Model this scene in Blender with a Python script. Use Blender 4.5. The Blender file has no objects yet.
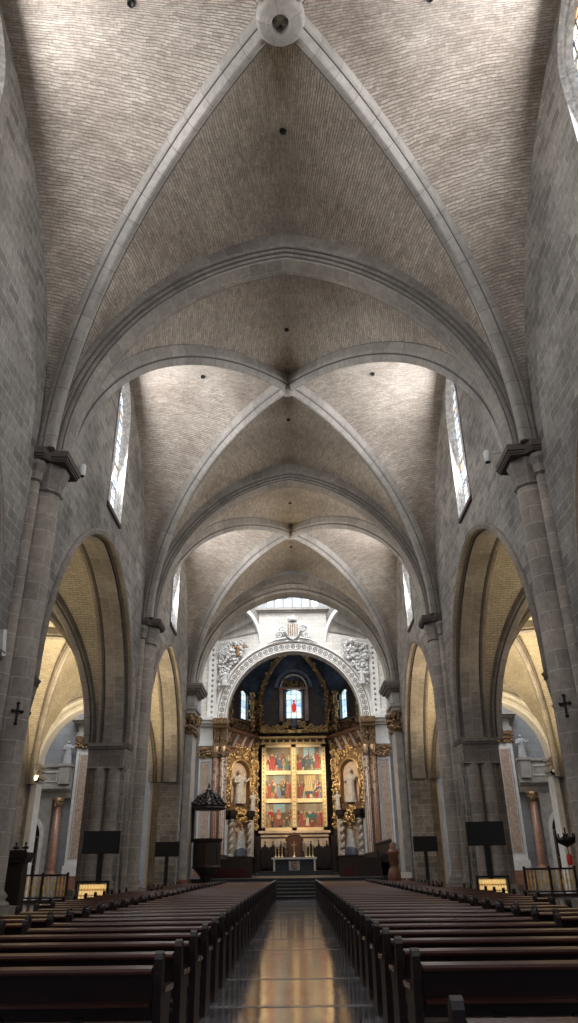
import bpy, math, random
from mathutils import Vector, Matrix
random.seed(7)
S = bpy.context.scene
COL = S.collection
PI = math.pi

# ------------------------------------------------------------------ camera
F_PX = 720.0
PITCH = math.atan(355.0 / F_PX)
cam_d = bpy.data.cameras.new('camera')
cam = bpy.data.objects.new('camera', cam_d)
COL.objects.link(cam)
cam_d.sensor_fit = 'VERTICAL'
cam_d.sensor_height = 36.0
cam_d.lens = F_PX / 1023.0 * 36.0
cam_d.clip_end = 300
cam.location = (0.10, 0, 1.65)
YAW = math.atan(3.0 / F_PX) / math.cos(PITCH)
cam.matrix_world = (Matrix.Translation(cam.location)
                    @ Matrix.Rotation(YAW, 4, 'Z')
                    @ Matrix.Rotation(PI / 2 + PITCH, 4, 'X')
                    @ Matrix.Rotation(math.radians(-0.75), 4, 'Z'))
S.camera = cam
S.view_settings.view_transform = 'Standard'
S.view_settings.look = 'None'
S.view_settings.gamma = 1
S.view_settings.use_curve_mapping = False
S.view_settings.exposure = 0.25

# ------------------------------------------------------------------ world
w = bpy.data.worlds.new('world')
S.world = w
w.use_nodes = True
w.node_tree.nodes['Background'].inputs[0].default_value = (0.62, 0.74, 0.95, 1)
w.node_tree.nodes['Background'].inputs[1].default_value = 1.0


def area(name, loc, target, sx, sy, power, color=(1, 1, 1), spread=180):
    l = bpy.data.lights.new(name, 'AREA')
    l.shape = 'RECTANGLE'
    l.size = sx
    l.size_y = sy
    l.energy = power
    l.color = color
    l.spread = math.radians(spread)
    o = bpy.data.objects.new(name, l)
    COL.objects.link(o)
    o.location = loc
    d = Vector(target) - Vector(loc)
    o.rotation_euler = d.to_track_quat('-Z', 'Y').to_euler()
    return o


def spot(name, loc, target, power, color, angle=80, blend=0.6, r=0.15):
    l = bpy.data.lights.new(name, 'SPOT')
    l.energy = power
    l.color = color
    l.spot_size = math.radians(angle)
    l.spot_blend = blend
    l.shadow_soft_size = r
    o = bpy.data.objects.new(name, l)
    COL.objects.link(o)
    o.location = loc
    d = Vector(target) - Vector(loc)
    o.rotation_euler = d.to_track_quat('-Z', 'Y').to_euler()
    return o


DAY = (0.97, 0.98, 1.0)
WARM = (1.0, 0.80, 0.50)
BAYS = (-4.75, 9.95, 24.65, 39.35)
PIERS = (2.6, 17.3, 32.0)
HB = 7.35
# daylight entering by every clerestory window
for yc in BAYS:
    for sx in (-1, 1):
        area('daylight_clerestory', (sx * 6.76, yc, 17.0), (0, yc, 16.2), 1.4, 5.0, 560 if yc > 0 else 380, DAY)
# lantern over the crossing, added unseen west fill, area light aimed at the apse wall
area('daylight_lantern', (0, 53.5, 30.8), (0, 53.5, 0), 9, 9, 3600, DAY)
area('west_fill_light', (0, -11.0, 15.0), (0, 12, 13), 6, 6, 260, DAY)
area('apse_area_light', (0, 62.5, 17.3), (0, 71, 12), 4, 1.0, 60, DAY)
# lamps on the altarpiece and the aisle lamps
for sx in (-1, 1):
    spot('altarpiece_spot', (sx * 4.6, 61.0, 11.8), (sx * -0.6, 70, 8.0), 2300, (1.0, 0.82, 0.56), 48)
    spot('side_altar_spot', (sx * -1.0, 61.0, 12.2), (sx * 4.7, 68.5, 8.0), 1600, (1.0, 0.82, 0.60), 50)
    for yc in BAYS[1:]:
        area('aisle_uplight', (sx * 12.2, yc, 5.2), (sx * 12.2, yc, 20), 3.0, 6.0, 1100 if yc > 30 else 230, WARM, 150)
    area('transept_daylight', (sx * 17, 53.5, 19.0), (sx * 16, 56, 0), 8, 6, 800, DAY)


# ------------------------------------------------------------------ materials
def newmat(name):
    m = bpy.data.materials.new(name)
    m.use_nodes = True
    nt = m.node_tree
    return m, nt, nt.nodes['Principled BSDF']


def L(nt, a, b):
    nt.links.new(a, b)


def ramp(nt, fac, stops):
    r = nt.nodes.new('ShaderNodeValToRGB')
    el = r.color_ramp.elements
    while len(el) < len(stops):
        el.new(0.5)
    for e, (p, c) in zip(el, stops):
        e.position = p
        e.color = (*c, 1)
    L(nt, fac, r.inputs[0])
    return r.outputs[0]


def noise(nt, vec, scale, detail=5, rough=0.6):
    n = nt.nodes.new('ShaderNodeTexNoise')
    n.inputs['Scale'].default_value = scale
    n.inputs['Detail'].default_value = detail
    n.inputs['Roughness'].default_value = rough
    if vec is not None:
        L(nt, vec, n.inputs['Vector'])
    return n.outputs['Fac']


def mix(nt, a, b, fac, mode='MULTIPLY'):
    n = nt.nodes.new('ShaderNodeMix')
    n.data_type = 'RGBA'
    n.blend_type = mode
    if isinstance(fac, float):
        n.inputs[0].default_value = fac
    else:
        L(nt, fac, n.inputs[0])
    for s, v in ((6, a), (7, b)):
        if isinstance(v, tuple):
            n.inputs[s].default_value = (*v, 1)
        else:
            L(nt, v, n.inputs[s])
    return n.outputs[2]


def bump(nt, h, bsdf, strength, dist=0.02):
    b = nt.nodes.new('ShaderNodeBump')
    b.inputs['Strength'].default_value = strength
    b.inputs['Distance'].default_value = dist
    L(nt, h, b.inputs['Height'])
    L(nt, b.outputs[0], bsdf.inputs['Normal'])


def masonry(name, c1, c2, mortar, bw, rh, ms=0.02, vary=0.5, b=0.5, rough=0.85, wob=0.0, dirt=0.6, inv=False):
    m, nt, bs = newmat(name)
    uv = nt.nodes.new('ShaderNodeUVMap').outputs[0]
    geo = nt.nodes.new('ShaderNodeTexCoord').outputs['Object']
    vec = uv
    if wob:
        nn = nt.nodes.new('ShaderNodeTexNoise')
        nn.inputs['Scale'].default_value = 3.0
        L(nt, uv, nn.inputs['Vector'])
        vm = nt.nodes.new('ShaderNodeVectorMath')
        vm.operation = 'MULTIPLY_ADD'
        vm.inputs[1].default_value = (wob, wob, 0)
        L(nt, nn.outputs['Color'], vm.inputs[0])
        L(nt, uv, vm.inputs[2])
        vec = vm.outputs[0]
    br = nt.nodes.new('ShaderNodeTexBrick')
    br.inputs['Color1'].default_value = (*c1, 1)
    br.inputs['Color2'].default_value = (*c2, 1)
    br.inputs['Mortar'].default_value = (*mortar, 1)
    br.inputs['Scale'].default_value = 1
    br.inputs['Mortar Size'].default_value = ms
    br.inputs['Mortar Smooth'].default_value = 0.3
    br.inputs['Bias'].default_value = 0.0
    br.inputs['Brick Width'].default_value = bw
    br.inputs['Row Height'].default_value = rh
    L(nt, vec, br.inputs['Vector'])
    n1 = noise(nt, geo, 0.35, 6)
    n2 = noise(nt, geo, 6.0, 6, 0.75)
    d1 = ramp(nt, n1, [(0.3, (1 - dirt,) * 3), (0.62, (1.15, 1.15, 1.15))])
    d2 = ramp(nt, n2, [(0.3, (1 - vary * 0.6,) * 3), (0.7, (1.15, 1.13, 1.1))])
    c = mix(nt, br.outputs['Color'], d1, 0.8)
    c = mix(nt, c, d2, 0.9)
    L(nt, c, bs.inputs['Base Color'])
    bs.inputs['Roughness'].default_value = rough
    ad = nt.nodes.new('ShaderNodeMath')
    ad.operation = 'MULTIPLY_ADD'
    ad.inputs[1].default_value = 1.0 if inv else -1.0
    L(nt, br.outputs['Fac'], ad.inputs[0])
    L(nt, n2, ad.inputs[2])
    bump(nt, ad.outputs[0], bs, b, 0.02)
    return m


def plain(name, c, rough=0.6, metal=0.0, ns=4.0, var=0.25, b=0.0, c2=None, spec=0.5, bd=0.02):
    m, nt, bs = newmat(name)
    geo = nt.nodes.new('ShaderNodeTexCoord').outputs['Object']
    n = noise(nt, geo, ns, 5, 0.65)
    cc = ramp(nt, n, [(0.3, tuple(x * (1 - var) for x in c)), (0.7, c2 or tuple(min(1, x * (1 + var * 0.6)) for x in c))])
    L(nt, cc, bs.inputs['Base Color'])
    bs.inputs['Roughness'].default_value = rough
    bs.inputs['Metallic'].default_value = metal
    bs.inputs['Specular IOR Level'].default_value = spec
    if b:
        bump(nt, n, bs, b, bd)
    return m


def wood(name, c, rough=0.3):
    m, nt, bs = newmat(name)
    geo = nt.nodes.new('ShaderNodeTexCoord').outputs['Object']
    mp = nt.nodes.new('ShaderNodeMapping')
    mp.inputs['Scale'].default_value = (1.2, 14, 14)
    L(nt, geo, mp.inputs[0])
    n = noise(nt, mp.outputs[0], 2.0, 6, 0.6)
    cc = ramp(nt, n, [(0.3, tuple(x * 0.55 for x in c)), (0.7, tuple(x * 1.25 for x in c))])
    L(nt, cc, bs.inputs['Base Color'])
    bs.inputs['Roughness'].default_value = rough
    return m


def emit(name, c, s):
    m, nt, bs = newmat(name)
    bs.inputs['Base Color'].default_value = (*c, 1)
    bs.inputs['Emission Color'].default_value = (*c, 1)
    bs.inputs['Emission Strength'].default_value = s
    return m


def glass_leaded(name, cells, s, scale=(3.0, 3.0), line=0.05):
    """lit leaded glazing: brick grid of came lines with cells in varied tints"""
    m, nt, bs = newmat(name)
    uv = nt.nodes.new('ShaderNodeUVMap').outputs[0]
    br = nt.nodes.new('ShaderNodeTexBrick')
    br.offset = 0.0
    br.inputs['Color1'].default_value = (1, 1, 1, 1)
    br.inputs['Color2'].default_value = (0.62, 0.7, 0.78, 1)
    br.inputs['Mortar'].default_value = (0.03, 0.03, 0.04, 1)
    br.inputs['Scale'].default_value = 1
    br.inputs['Mortar Size'].default_value = line
    br.inputs['Brick Width'].default_value = scale[0]
    br.inputs['Row Height'].default_value = scale[1]
    L(nt, uv, br.inputs['Vector'])
    vo = nt.nodes.new('ShaderNodeTexVoronoi')
    vo.inputs['Scale'].default_value = 2.6
    L(nt, uv, vo.inputs['Vector'])
    sp = nt.nodes.new('ShaderNodeSeparateColor')
    L(nt, vo.outputs['Color'], sp.inputs[0])
    cc = ramp(nt, sp.outputs[0], cells)
    r = nt.nodes[-1]
    c = mix(nt, br.outputs['Color'], cc, 1.0)
    L(nt, c, bs.inputs['Emission Color'])
    L(nt, c, bs.inputs['Base Color'])
    bs.inputs['Emission Strength'].default_value = s
    return m


M = {}
M['ashlar'] = masonry('wall_ashlar', (0.37, 0.345, 0.32), (0.21, 0.195, 0.18), (0.46, 0.43, 0.39), 0.62, 0.30, 0.014, 0.8, 0.5)
M['pier'] = masonry('pier_stone', (0.345, 0.30, 0.262), (0.255, 0.222, 0.195), (0.45, 0.41, 0.36), 0.9, 0.48, 0.012, 0.6, 0.45)
M['rib'] = masonry('rib_stone', (0.42, 0.39, 0.36), (0.31, 0.29, 0.265), (0.24, 0.22, 0.20), 0.75, 3.0, 0.014, 0.5, 0.4, dirt=0.5)
M['arch'] = masonry('arch_stone', (0.385, 0.35, 0.315), (0.275, 0.248, 0.225), (0.42, 0.39, 0.36), 0.55, 0.5, 0.014, 0.6, 0.4, dirt=0.5)
def vaultmat(name, c1, c2, row, dark, seedscale):
    m, nt, bs = newmat(name)
    uv = nt.nodes.new('ShaderNodeUVMap').outputs[0]
    geo = nt.nodes.new('ShaderNodeTexCoord').outputs['Object']
    def math_(op, a, b=None, c=None):
        n = nt.nodes.new('ShaderNodeMath'); n.operation = op
        for i, v in enumerate((a, b, c)):
            if v is None: continue
            if isinstance(v, (int, float)): n.inputs[i].default_value = v
            else: L(nt, v, n.inputs[i])
        return n.outputs[0]
    sep = nt.nodes.new('ShaderNodeSeparateXYZ'); L(nt, uv, sep.inputs[0])
    nw = noise(nt, uv, 2.2, 4, 0.6)
    vv = math_('ADD', sep.outputs[1], math_('MULTIPLY', nw, 0.16))
    fr = math_('FRACT', math_('DIVIDE', vv, row))
    tri = math_('ABSOLUTE', math_('SUBTRACT', fr, 0.5))            # .5 at a joint
    joint = math_('SMOOTH_MIN', 1.0, math_('MAXIMUM', 0.0, math_('MULTIPLY_ADD', tri, 6.0, -1.9)), 0.1)
    rowid = math_('FLOOR', math_('DIVIDE', vv, row))
    uu = math_('ADD', math_('DIVIDE', sep.outputs[0], 0.27), math_('MULTIPLY', rowid, 0.37))
    f2 = math_('ABSOLUTE', math_('SUBTRACT', math_('FRACT', uu), 0.5))
    j2 = math_('MAXIMUM', 0.0, math_('MULTIPLY_ADD', f2, 16.0, -7.0))
    j2 = math_('MULTIPLY', j2, 0.45)
    cmb = nt.nodes.new('ShaderNodeCombineXYZ'); L(nt, math_('FLOOR', uu), cmb.inputs[0]); L(nt, rowid, cmb.inputs[1])
    wn = nt.nodes.new('ShaderNodeTexWhiteNoise'); wn.noise_dimensions = '2D'; L(nt, cmb.outputs[0], wn.inputs[0])
    jj = math_('MAXIMUM', joint, j2)
    patch = noise(nt, geo, 1.6, 6, 0.75)
    amt = math_('MULTIPLY', jj, math_('MULTIPLY_ADD', patch, 2.1, -0.38))
    base = ramp(nt, wn.outputs[0], [(0.0, c2), (1.0, c1)])
    big = ramp(nt, noise(nt, geo, 0.30, 6, 0.6), [(0.32, (0.60, 0.56, 0.54)), (0.62, (1.12, 1.12, 1.12))])
    fine = ramp(nt, noise(nt, geo, 9.0, 5, 0.8), [(0.3, (0.66, 0.64, 0.62)), (0.62, (1.15, 1.15, 1.15))])
    c = mix(nt, base, big, 0.85); c = mix(nt, c, fine, 0.9)
    c = mix(nt, c, dark, amt, 'MIX')
    L(nt, c, bs.inputs['Base Color'])
    bs.inputs['Roughness'].default_value = 0.9
    bump(nt, math_('SUBTRACT', noise(nt, geo, 12.0, 4, 0.8), jj), bs, 0.8, 0.02)
    return m


M['vault'] = vaultmat('vault_brick', (0.56, 0.50, 0.435), (0.41, 0.36, 0.31), 0.098, (0.13, 0.105, 0.085), 1)
M['aislevault'] = masonry('aisle_vault_brick', (0.50, 0.46, 0.38), (0.43, 0.39, 0.32), (0.30, 0.26, 0.2), 0.34, 0.118, 0.016, 0.5, 0.5, wob=0.03, dirt=0.25)
M['groove'] = plain('groove_shade_stone', (0.15, 0.132, 0.12), 0.9)  # dark tone stands in for the shade in moulding grooves
M['abacus'] = plain('dark_abacus_stone', (0.11, 0.088, 0.078), 0.9, b=0.3)
M['capital'] = plain('capital_stone', (0.235, 0.205, 0.18), 0.8, b=0.5, ns=8)
M['plaster'] = plain('white_plaster', (0.74, 0.73, 0.71), 0.7, ns=3, var=0.15)
M['plaster_relief'] = plain('relief_plaster', (0.66, 0.65, 0.64), 0.7, ns=7, var=0.5, b=0.4)
M['paleashlar'] = masonry('pale_ashlar', (0.72, 0.70, 0.66), (0.60, 0.58, 0.55), (0.50, 0.48, 0.45), 0.75, 0.33, 0.018, 0.4, 0.3, dirt=0.25)
M['greymarble'] = plain('grey_marble', (0.43, 0.405, 0.375), 0.45, ns=2.2, var=0.35)
M['greywall'] = masonry('grey_ashlar_wall', (0.33, 0.345, 0.37), (0.28, 0.29, 0.31), (0.22, 0.23, 0.25), 1.2, 0.6, 0.012, 0.3, 0.3, dirt=0.3)
M['pinkmarble'] = plain('pink_marble', (0.52, 0.36, 0.28), 0.35, ns=5, var=0.4, c2=(0.62, 0.48, 0.39))
M['redmarble'] = plain('red_marble', (0.30, 0.15, 0.10), 0.3, ns=5, var=0.4)
M['gold'] = plain('gilding', (0.72, 0.49, 0.22), 0.38, 0.75, 9, 0.45)
M['goldframe'] = plain('gilded_frame', (0.92, 0.72, 0.42), 0.5, 0.15, 6, 0.12)
M['darkgold'] = plain('aged_gilding', (0.30, 0.19, 0.10), 0.42, 0.55, 7, 0.7)
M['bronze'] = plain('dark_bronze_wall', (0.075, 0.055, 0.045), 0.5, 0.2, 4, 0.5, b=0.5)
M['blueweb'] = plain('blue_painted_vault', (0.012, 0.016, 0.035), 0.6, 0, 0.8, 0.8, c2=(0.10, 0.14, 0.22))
M['bluegrey'] = plain('blue_grey_marble', (0.16, 0.20, 0.27), 0.4, 0, 3, 0.5)
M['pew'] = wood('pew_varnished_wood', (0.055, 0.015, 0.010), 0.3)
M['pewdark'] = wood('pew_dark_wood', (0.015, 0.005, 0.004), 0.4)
M['pewarm'] = wood('pew_armrest_glint', (0.09, 0.05, 0.04), 0.12)  # lightened so the colour carries the glints along the arms
M['darkwood'] = wood('carved_dark_wood', (0.022, 0.011, 0.008), 0.55)
M['brownwood'] = wood('brown_wood', (0.15, 0.065, 0.035), 0.4)
M['pinkwood'] = wood('panelled_wood', (0.22, 0.10, 0.055), 0.45)
M['black'] = plain('black_plastic', (0.004, 0.004, 0.005), 0.6, ns=2, var=0.1)
M['screen'] = plain('switched_off_screen', (0.003, 0.003, 0.0035), 0.55, ns=2, var=0.1)
M['iron'] = plain('black_iron', (0.012, 0.011, 0.011), 0.55, 0.4)
M['brass'] = plain('polished_brass', (0.80, 0.58, 0.24), 0.35, 0.45)
M['white'] = plain('white_enamel', (0.75, 0.74, 0.72), 0.4, ns=3, var=0.05)
M['silver'] = plain('silver', (0.6, 0.62, 0.62), 0.25, 0.9)
M['mantle'] = plain('pale_silk_mantle', (0.62, 0.62, 0.58), 0.5, ns=5, var=0.35)
M['mantlelow'] = plain('dark_blue_silk', (0.10, 0.12, 0.15), 0.5, ns=5, var=0.3)
M['marblestatue'] = plain('statue_white_marble', (0.66, 0.60, 0.52), 0.5, ns=6, var=0.3)
M['greystatue'] = plain('statue_grey_stone', (0.46, 0.47, 0.49), 0.6, ns=6, var=0.3)
M['skin'] = plain('painted_skin', (0.55, 0.36, 0.26), 0.5)
M['redcloth'] = plain('dark_red_velvet', (0.06, 0.006, 0.008), 0.9)
M['step'] = plain('dark_step_marble', (0.018, 0.019, 0.021), 0.3, ns=3, var=0.5)
M['nosing'] = plain('step_nosing_marble', (0.20, 0.205, 0.21), 0.2, ns=3, var=0.3)
M['predella'] = plain('alabaster_panel', (0.75, 0.56, 0.40), 0.5, ns=2.5, var=0.3)
M['clear'] = glass_leaded('leaded_daylight_glass', [(0.0, (0.72, 0.82, 1.0)), (0.5, (1, 1, 1)), (0.75, (1.0, 0.90, 0.76)), (0.9, (0.80, 0.48, 0.24))], 1.4, (0.30, 0.36), 0.035)
M['lantern'] = glass_leaded('lantern_glass', [(0.0, (0.80, 0.88, 1.0)), (1.0, (0.86, 0.93, 1.0))], 0.9, (0.75, 1.2), 0.04)
M['lanternblue'] = emit('pale_blue_lantern_glass', (0.45, 0.62, 1.0), 0.9)
M['stain'] = glass_leaded('stained_glass', [(0.0, (0.40, 0.62, 0.85)), (0.35, (0.62, 0.85, 0.95)), (0.6, (0.92, 0.98, 0.97)), (0.8, (0.60, 0.84, 0.72)), (0.95, (0.9, 0.9, 0.75))], 1.1, (0.42, 0.62), 0.02)
M['stainred'] = emit('red_stained_glass', (0.75, 0.04, 0.03), 0.7)
M['lamp'] = emit('lit_lamp_glass', (1.0, 0.85, 0.55), 25)
M['redlamp'] = emit('red_sanctuary_lamp_glass', (0.4, 0.02, 0.015), 0.12)
M['candlelit'] = emit('lit_votive_candle', (1.0, 0.74, 0.32), 0.4)


def painting_mat():
    m, nt, bs = newmat('painted_panel')
    a = nt.nodes.new('ShaderNodeAttribute')
    a.attribute_name = 'paint'
    L(nt, a.outputs['Color'], bs.inputs['Base Color'])
    bs.inputs['Roughness'].default_value = 0.5
    return m


M['paint'] = painting_mat()


def floor_mat():
    m, nt, bs = newmat('polished_marble_floor')
    geo = nt.nodes.new('ShaderNodeTexCoord').outputs['Object']
    br = nt.nodes.new('ShaderNodeTexBrick')
    br.offset = 0.5
    br.inputs['Color1'].default_value = (0.17, 0.175, 0.19, 1)
    br.inputs['Color2'].default_value = (0.085, 0.09, 0.105, 1)
    br.inputs['Mortar'].default_value = (0.015, 0.015, 0.017, 1)
    br.inputs['Scale'].default_value = 1
    br.inputs['Mortar Size'].default_value = 0.008
    br.inputs['Brick Width'].default_value = 0.55
    br.inputs['Row Height'].default_value = 0.42
    L(nt, geo, br.inputs['Vector'])
    n = noise(nt, geo, 1.3, 8, 0.7)
    c = mix(nt, br.outputs['Color'], ramp(nt, n, [(0.3, (0.45, 0.47, 0.55)), (0.7, (1.5, 1.45, 1.4))]), 1.0)
    L(nt, c, bs.inputs['Base Color'])
    r = nt.nodes.new('ShaderNodeMapRange')
    r.inputs[3].default_value = 0.05
    r.inputs[4].default_value = 0.15
    L(nt, noise(nt, geo, 2.2, 5), r.inputs[0])
    L(nt, r.outputs[0], bs.inputs['Roughness'])
    bs.inputs['Specular IOR Level'].default_value = 0.7
    bump(nt, noise(nt, geo, 2.6, 2), bs, 0.12, 0.02)
    return m


M['floor'] = floor_mat()
M['floorband'] = plain('pale_marble_band', (0.22, 0.23, 0.25), 0.2, ns=3, var=0.4)
M['floorborder'] = plain('black_marble_band', (0.02, 0.02, 0.024), 0.15, ns=3, var=0.4)


# ------------------------------------------------------------------ mesh builder
class MB:
    def __init__(s):
        s.v = []; s.f = []; s.uv = []; s.sm = []

    def face(s, idx, uv=None, smooth=False):
        s.f.append(tuple(idx)); s.uv.append(uv); s.sm.append(smooth)

    def add(s, vs):
        b = len(s.v); s.v.extend([tuple(p) for p in vs]); return b

    def box(s, x0, x1, y0, y1, z0, z1, M4=None):
        p = [(x, y, z) for x in (x0, x1) for y in (y0, y1) for z in (z0, z1)]
        if M4: p = [tuple(M4 @ Vector(q)) for q in p]
        b = s.add(p)
        for f in ((0, 1, 3, 2), (4, 6, 7, 5), (0, 4, 5, 1), (2, 3, 7, 6), (0, 2, 6, 4), (1, 5, 7, 3)):
            s.face([b + i for i in f])

    def grid(s, fn, nu, nv, uvfn=None, smooth=True, closeu=False):
        b = len(s.v)
        for i in range(nu + 1):
            for j in range(nv + 1):
                s.v.append(tuple(fn(i / nu, j / nv)))
        for i in range(nu):
            for j in range(nv):
                a = b + i * (nv + 1) + j
                q = (a, a + nv + 1, a + nv + 2, a + 1)
                u = None
                if uvfn:
                    u = [uvfn(i / nu, j / nv), uvfn((i + 1) / nu, j / nv), uvfn((i + 1) / nu, (j + 1) / nv), uvfn(i / nu, (j + 1) / nv)]
                s.face(q, u, smooth)

    def lathe(s, prof, cx=0, cy=0, n=16, a0=0, a1=2 * PI, smooth=True, sq=(1, 1), M4=None, uvr=None):
        """prof: (r,z) list"""
        b = len(s.v)
        full = abs(a1 - a0 - 2 * PI) < 1e-6
        m = n if full else n + 1
        for i in range(m):
            t = a0 + (a1 - a0) * i / n
            for r, z in prof:
                p = Vector((cx + r * sq[0] * math.cos(t), cy + r * sq[1] * math.sin(t), z))
                if M4: p = M4 @ p
                s.v.append(tuple(p))
        k = len(prof)
        rm = uvr or max(r for r, z in prof)
        for i in range(n):
            i2 = (i + 1) % m
            u0 = rm * (a0 + (a1 - a0) * i / n); u1 = rm * (a0 + (a1 - a0) * (i + 1) / n)
            for j in range(k - 1):
                s.face((b + i * k + j, b + i2 * k + j, b + i2 * k + j + 1, b + i * k + j + 1),
                       [(u0, prof[j][1]), (u1, prof[j][1]), (u1, prof[j + 1][1]), (u0, prof[j + 1][1])], smooth)
        for j, rev in ((0, 1), (k - 1, 0)):
            if prof[j][0] > 1e-4 and full:
                ids = [b + i * k + j for i in range(m)]
                s.face(ids[::-1] if rev else ids)

    def tube(s, pts, r, n=6, cap=True, taper=None, smooth=True):
        pts = [Vector(p) for p in pts]
        b = len(s.v)
        N = len(pts)
        prev = None
        for i, p in enumerate(pts):
            d = (pts[min(i + 1, N - 1)] - pts[max(i - 1, 0)]).normalized()
            if prev is None:
                ref = Vector((0, 0, 1)) if abs(d.z) < 0.9 else Vector((1, 0, 0))
                a = d.cross(ref).normalized()
            else:
                a = (prev - d * prev.dot(d)).normalized()
            prev = a
            c = d.cross(a)
            rr = r if taper is None else taper[i] if not callable(taper) else taper(i / (N - 1))
            for k in range(n):
                t = 2 * PI * k / n
                s.v.append(tuple(p + (a * math.cos(t) + c * math.sin(t)) * rr))
        for i in range(N - 1):
            for k in range(n):
                k2 = (k + 1) % n
                s.face((b + i * n + k, b + i * n + k2, b + (i + 1) * n + k2, b + (i + 1) * n + k), None, smooth)
        if cap:
            s.face([b + k for k in range(n)][::-1])
            s.face([b + (N - 1) * n + k for k in range(n)])

    def ball(s, c, r, n=8, sc=(1, 1, 1), m=5):
        prof = [(max(1e-5, math.sin(PI * j / m)), -math.cos(PI * j / m)) for j in range(m + 1)]
        b = len(s.v)
        for i in range(n):
            t = 2 * PI * i / n
            for q, z in prof:
                s.v.append((c[0] + r * sc[0] * q * math.cos(t), c[1] + r * sc[1] * q * math.sin(t), c[2] + r * sc[2] * z))
        k = m + 1
        for i in range(n):
            i2 = (i + 1) % n
            for j in range(m):
                s.face((b + i * k + j, b + i2 * k + j, b + i2 * k + j + 1, b + i * k + j + 1), None, True)

    def sweep(s, path, prof, closed=True, smooth=False, uv0=0.0):
        """path: list of (P, N, B) ; prof: (n,b) list"""
        b = len(s.v)
        k = len(prof)
        plen = [0]
        for j in range(k):
            a, c = prof[j], prof[(j + 1) % k]
            plen.append(plen[-1] + math.hypot(a[0] - c[0], a[1] - c[1]))
        us = [uv0]
        for i in range(1, len(path)):
            us.append(us[-1] + (Vector(path[i][0]) - Vector(path[i - 1][0])).length)
        for P, N, B in path:
            P = Vector(P); N = Vector(N); B = Vector(B)
            for (a, c) in prof:
                s.v.append(tuple(P + N * a + B * c))
        kk = k if closed else k - 1
        for i in range(len(path) - 1):
            for j in range(kk):
                j2 = (j + 1) % k
                s.face((b + i * k + j, b + i * k + j2, b + (i + 1) * k + j2, b + (i + 1) * k + j),
                       [(us[i], plen[j]), (us[i], plen[j + 1]), (us[i + 1], plen[j + 1]), (us[i + 1], plen[j])], smooth)
        if closed:
            s.face([b + j for j in range(k)][::-1])
            s.face([b + (len(path) - 1) * k + j for j in range(k)])

    def prism(s, poly, fn, d0, d1):
        """poly 2D, fn(u,v,d)->xyz"""
        n = len(poly)
        b = s.add([fn(u, v, d0) for u, v in poly] + [fn(u, v, d1) for u, v in poly])
        s.face(list(range(b, b + n))[::-1])
        s.face(list(range(b + n, b + 2 * n)))
        for i in range(n):
            j = (i + 1) % n
            s.face((b + i, b + j, b + n + j, b + n + i))

    def build(s, name, mat, parent=None, loc=None, uvs=True):
        me = bpy.data.meshes.new(name)
        me.from_pydata(s.v, [], s.f)
        me.materials.append(mat if not isinstance(mat, str) else M[mat])
        ul = me.uv_layers.new(name='UVMap')
        data = ul.data
        me.polygons.foreach_set('use_smooth', s.sm)
        li = 0
        for p, u in zip(me.polygons, s.uv):
            if u is None:
                n = p.normal
                ax, ay, az = abs(n.x), abs(n.y), abs(n.z)
                for q in p.loop_indices:
                    c = me.vertices[me.loops[q].vertex_index].co
                    if az >= ax and az >= ay: data[q].uv = (c.x, c.y)
                    elif ax >= ay: data[q].uv = (c.y, c.z)
                    else: data[q].uv = (c.x, c.z)
            else:
                for q, t in zip(p.loop_indices, u):
                    data[q].uv = t
        import bmesh
        bm = bmesh.new(); bm.from_mesh(me)
        bmesh.ops.recalc_face_normals(bm, faces=bm.faces)
        bm.to_mesh(me); bm.free()
        o = bpy.data.objects.new(name, me)
        COL.objects.link(o)
        if parent is not None:
            o.parent = parent
            pl = Vector(parent.get('_base', (0, 0, 0)))
            if parent.parent is not None:
                pass
        if loc: o.location = loc
        return o


def thing(name, label, cat, loc=(0, 0, 0), group=None, rz=0):
    o = bpy.data.objects.new(name, None)
    COL.objects.link(o)
    o.empty_display_size = 0.2
    o.location = loc
    o.rotation_euler = (0, 0, rz)
    o['label'] = label; o['category'] = cat
    if group: o['group'] = group
    return o


def tag(o, label, cat, group=None):
    o['label'] = label; o['category'] = cat
    if group: o['group'] = group
    return o


def struct(o):
    o['kind'] = 'structure'
    return o


def mirrored(fn):
    for sx, side in ((-1, 'left'), (1, 'right')):
        fn(sx, side)


# arch maths ------------------------------------------------------
def ph(s_, a, h):
    """height of a pointed (or round) arch of half-span a, rise h at offset s_"""
    s_ = min(abs(s_), a)
    if h >= a - 1e-6:
        e = (h * h - a * a) / (2 * a); R = a + e
        return math.sqrt(max(0, R * R - (s_ + e) ** 2))
    return h * math.sqrt(max(0, 1 - (s_ / a) ** 2))


def arch_pts(a, h, n):
    """[(u, v, nu, nv, miter)] from left spring over the crown to the right spring"""
    e = max(0.0, (h * h - a * a) / (2 * a)); R = a + e
    end = math.acos(-e / R)
    out = []
    for i in range(n + 1):
        t = PI - (PI - end) * i / n
        c, s_ = math.cos(t), math.sin(t)
        if i == n and e > 1e-6:
            out.append((0, R * s_, 0, 1 / s_))
        else:
            out.append((e + R * c, R * s_, c, s_))
    return out + [(-u, v, -nu, nv) for (u, v, nu, nv) in out[:-1][::-1]]


def arch_path(a, h, n, fn, vec, B, stilt=0.0):
    """fn(u,v)->P ; vec(nu,nv)->Vector ; B lateral"""
    pts = arch_pts(a, h, n)
    if stilt > 0:
        pts = [(-a, -stilt, -1, 0)] + pts + [(a, -stilt, 1, 0)]
    return [(fn(u, v), vec(nu, nv), B) for u, v, nu, nv in pts]


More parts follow.
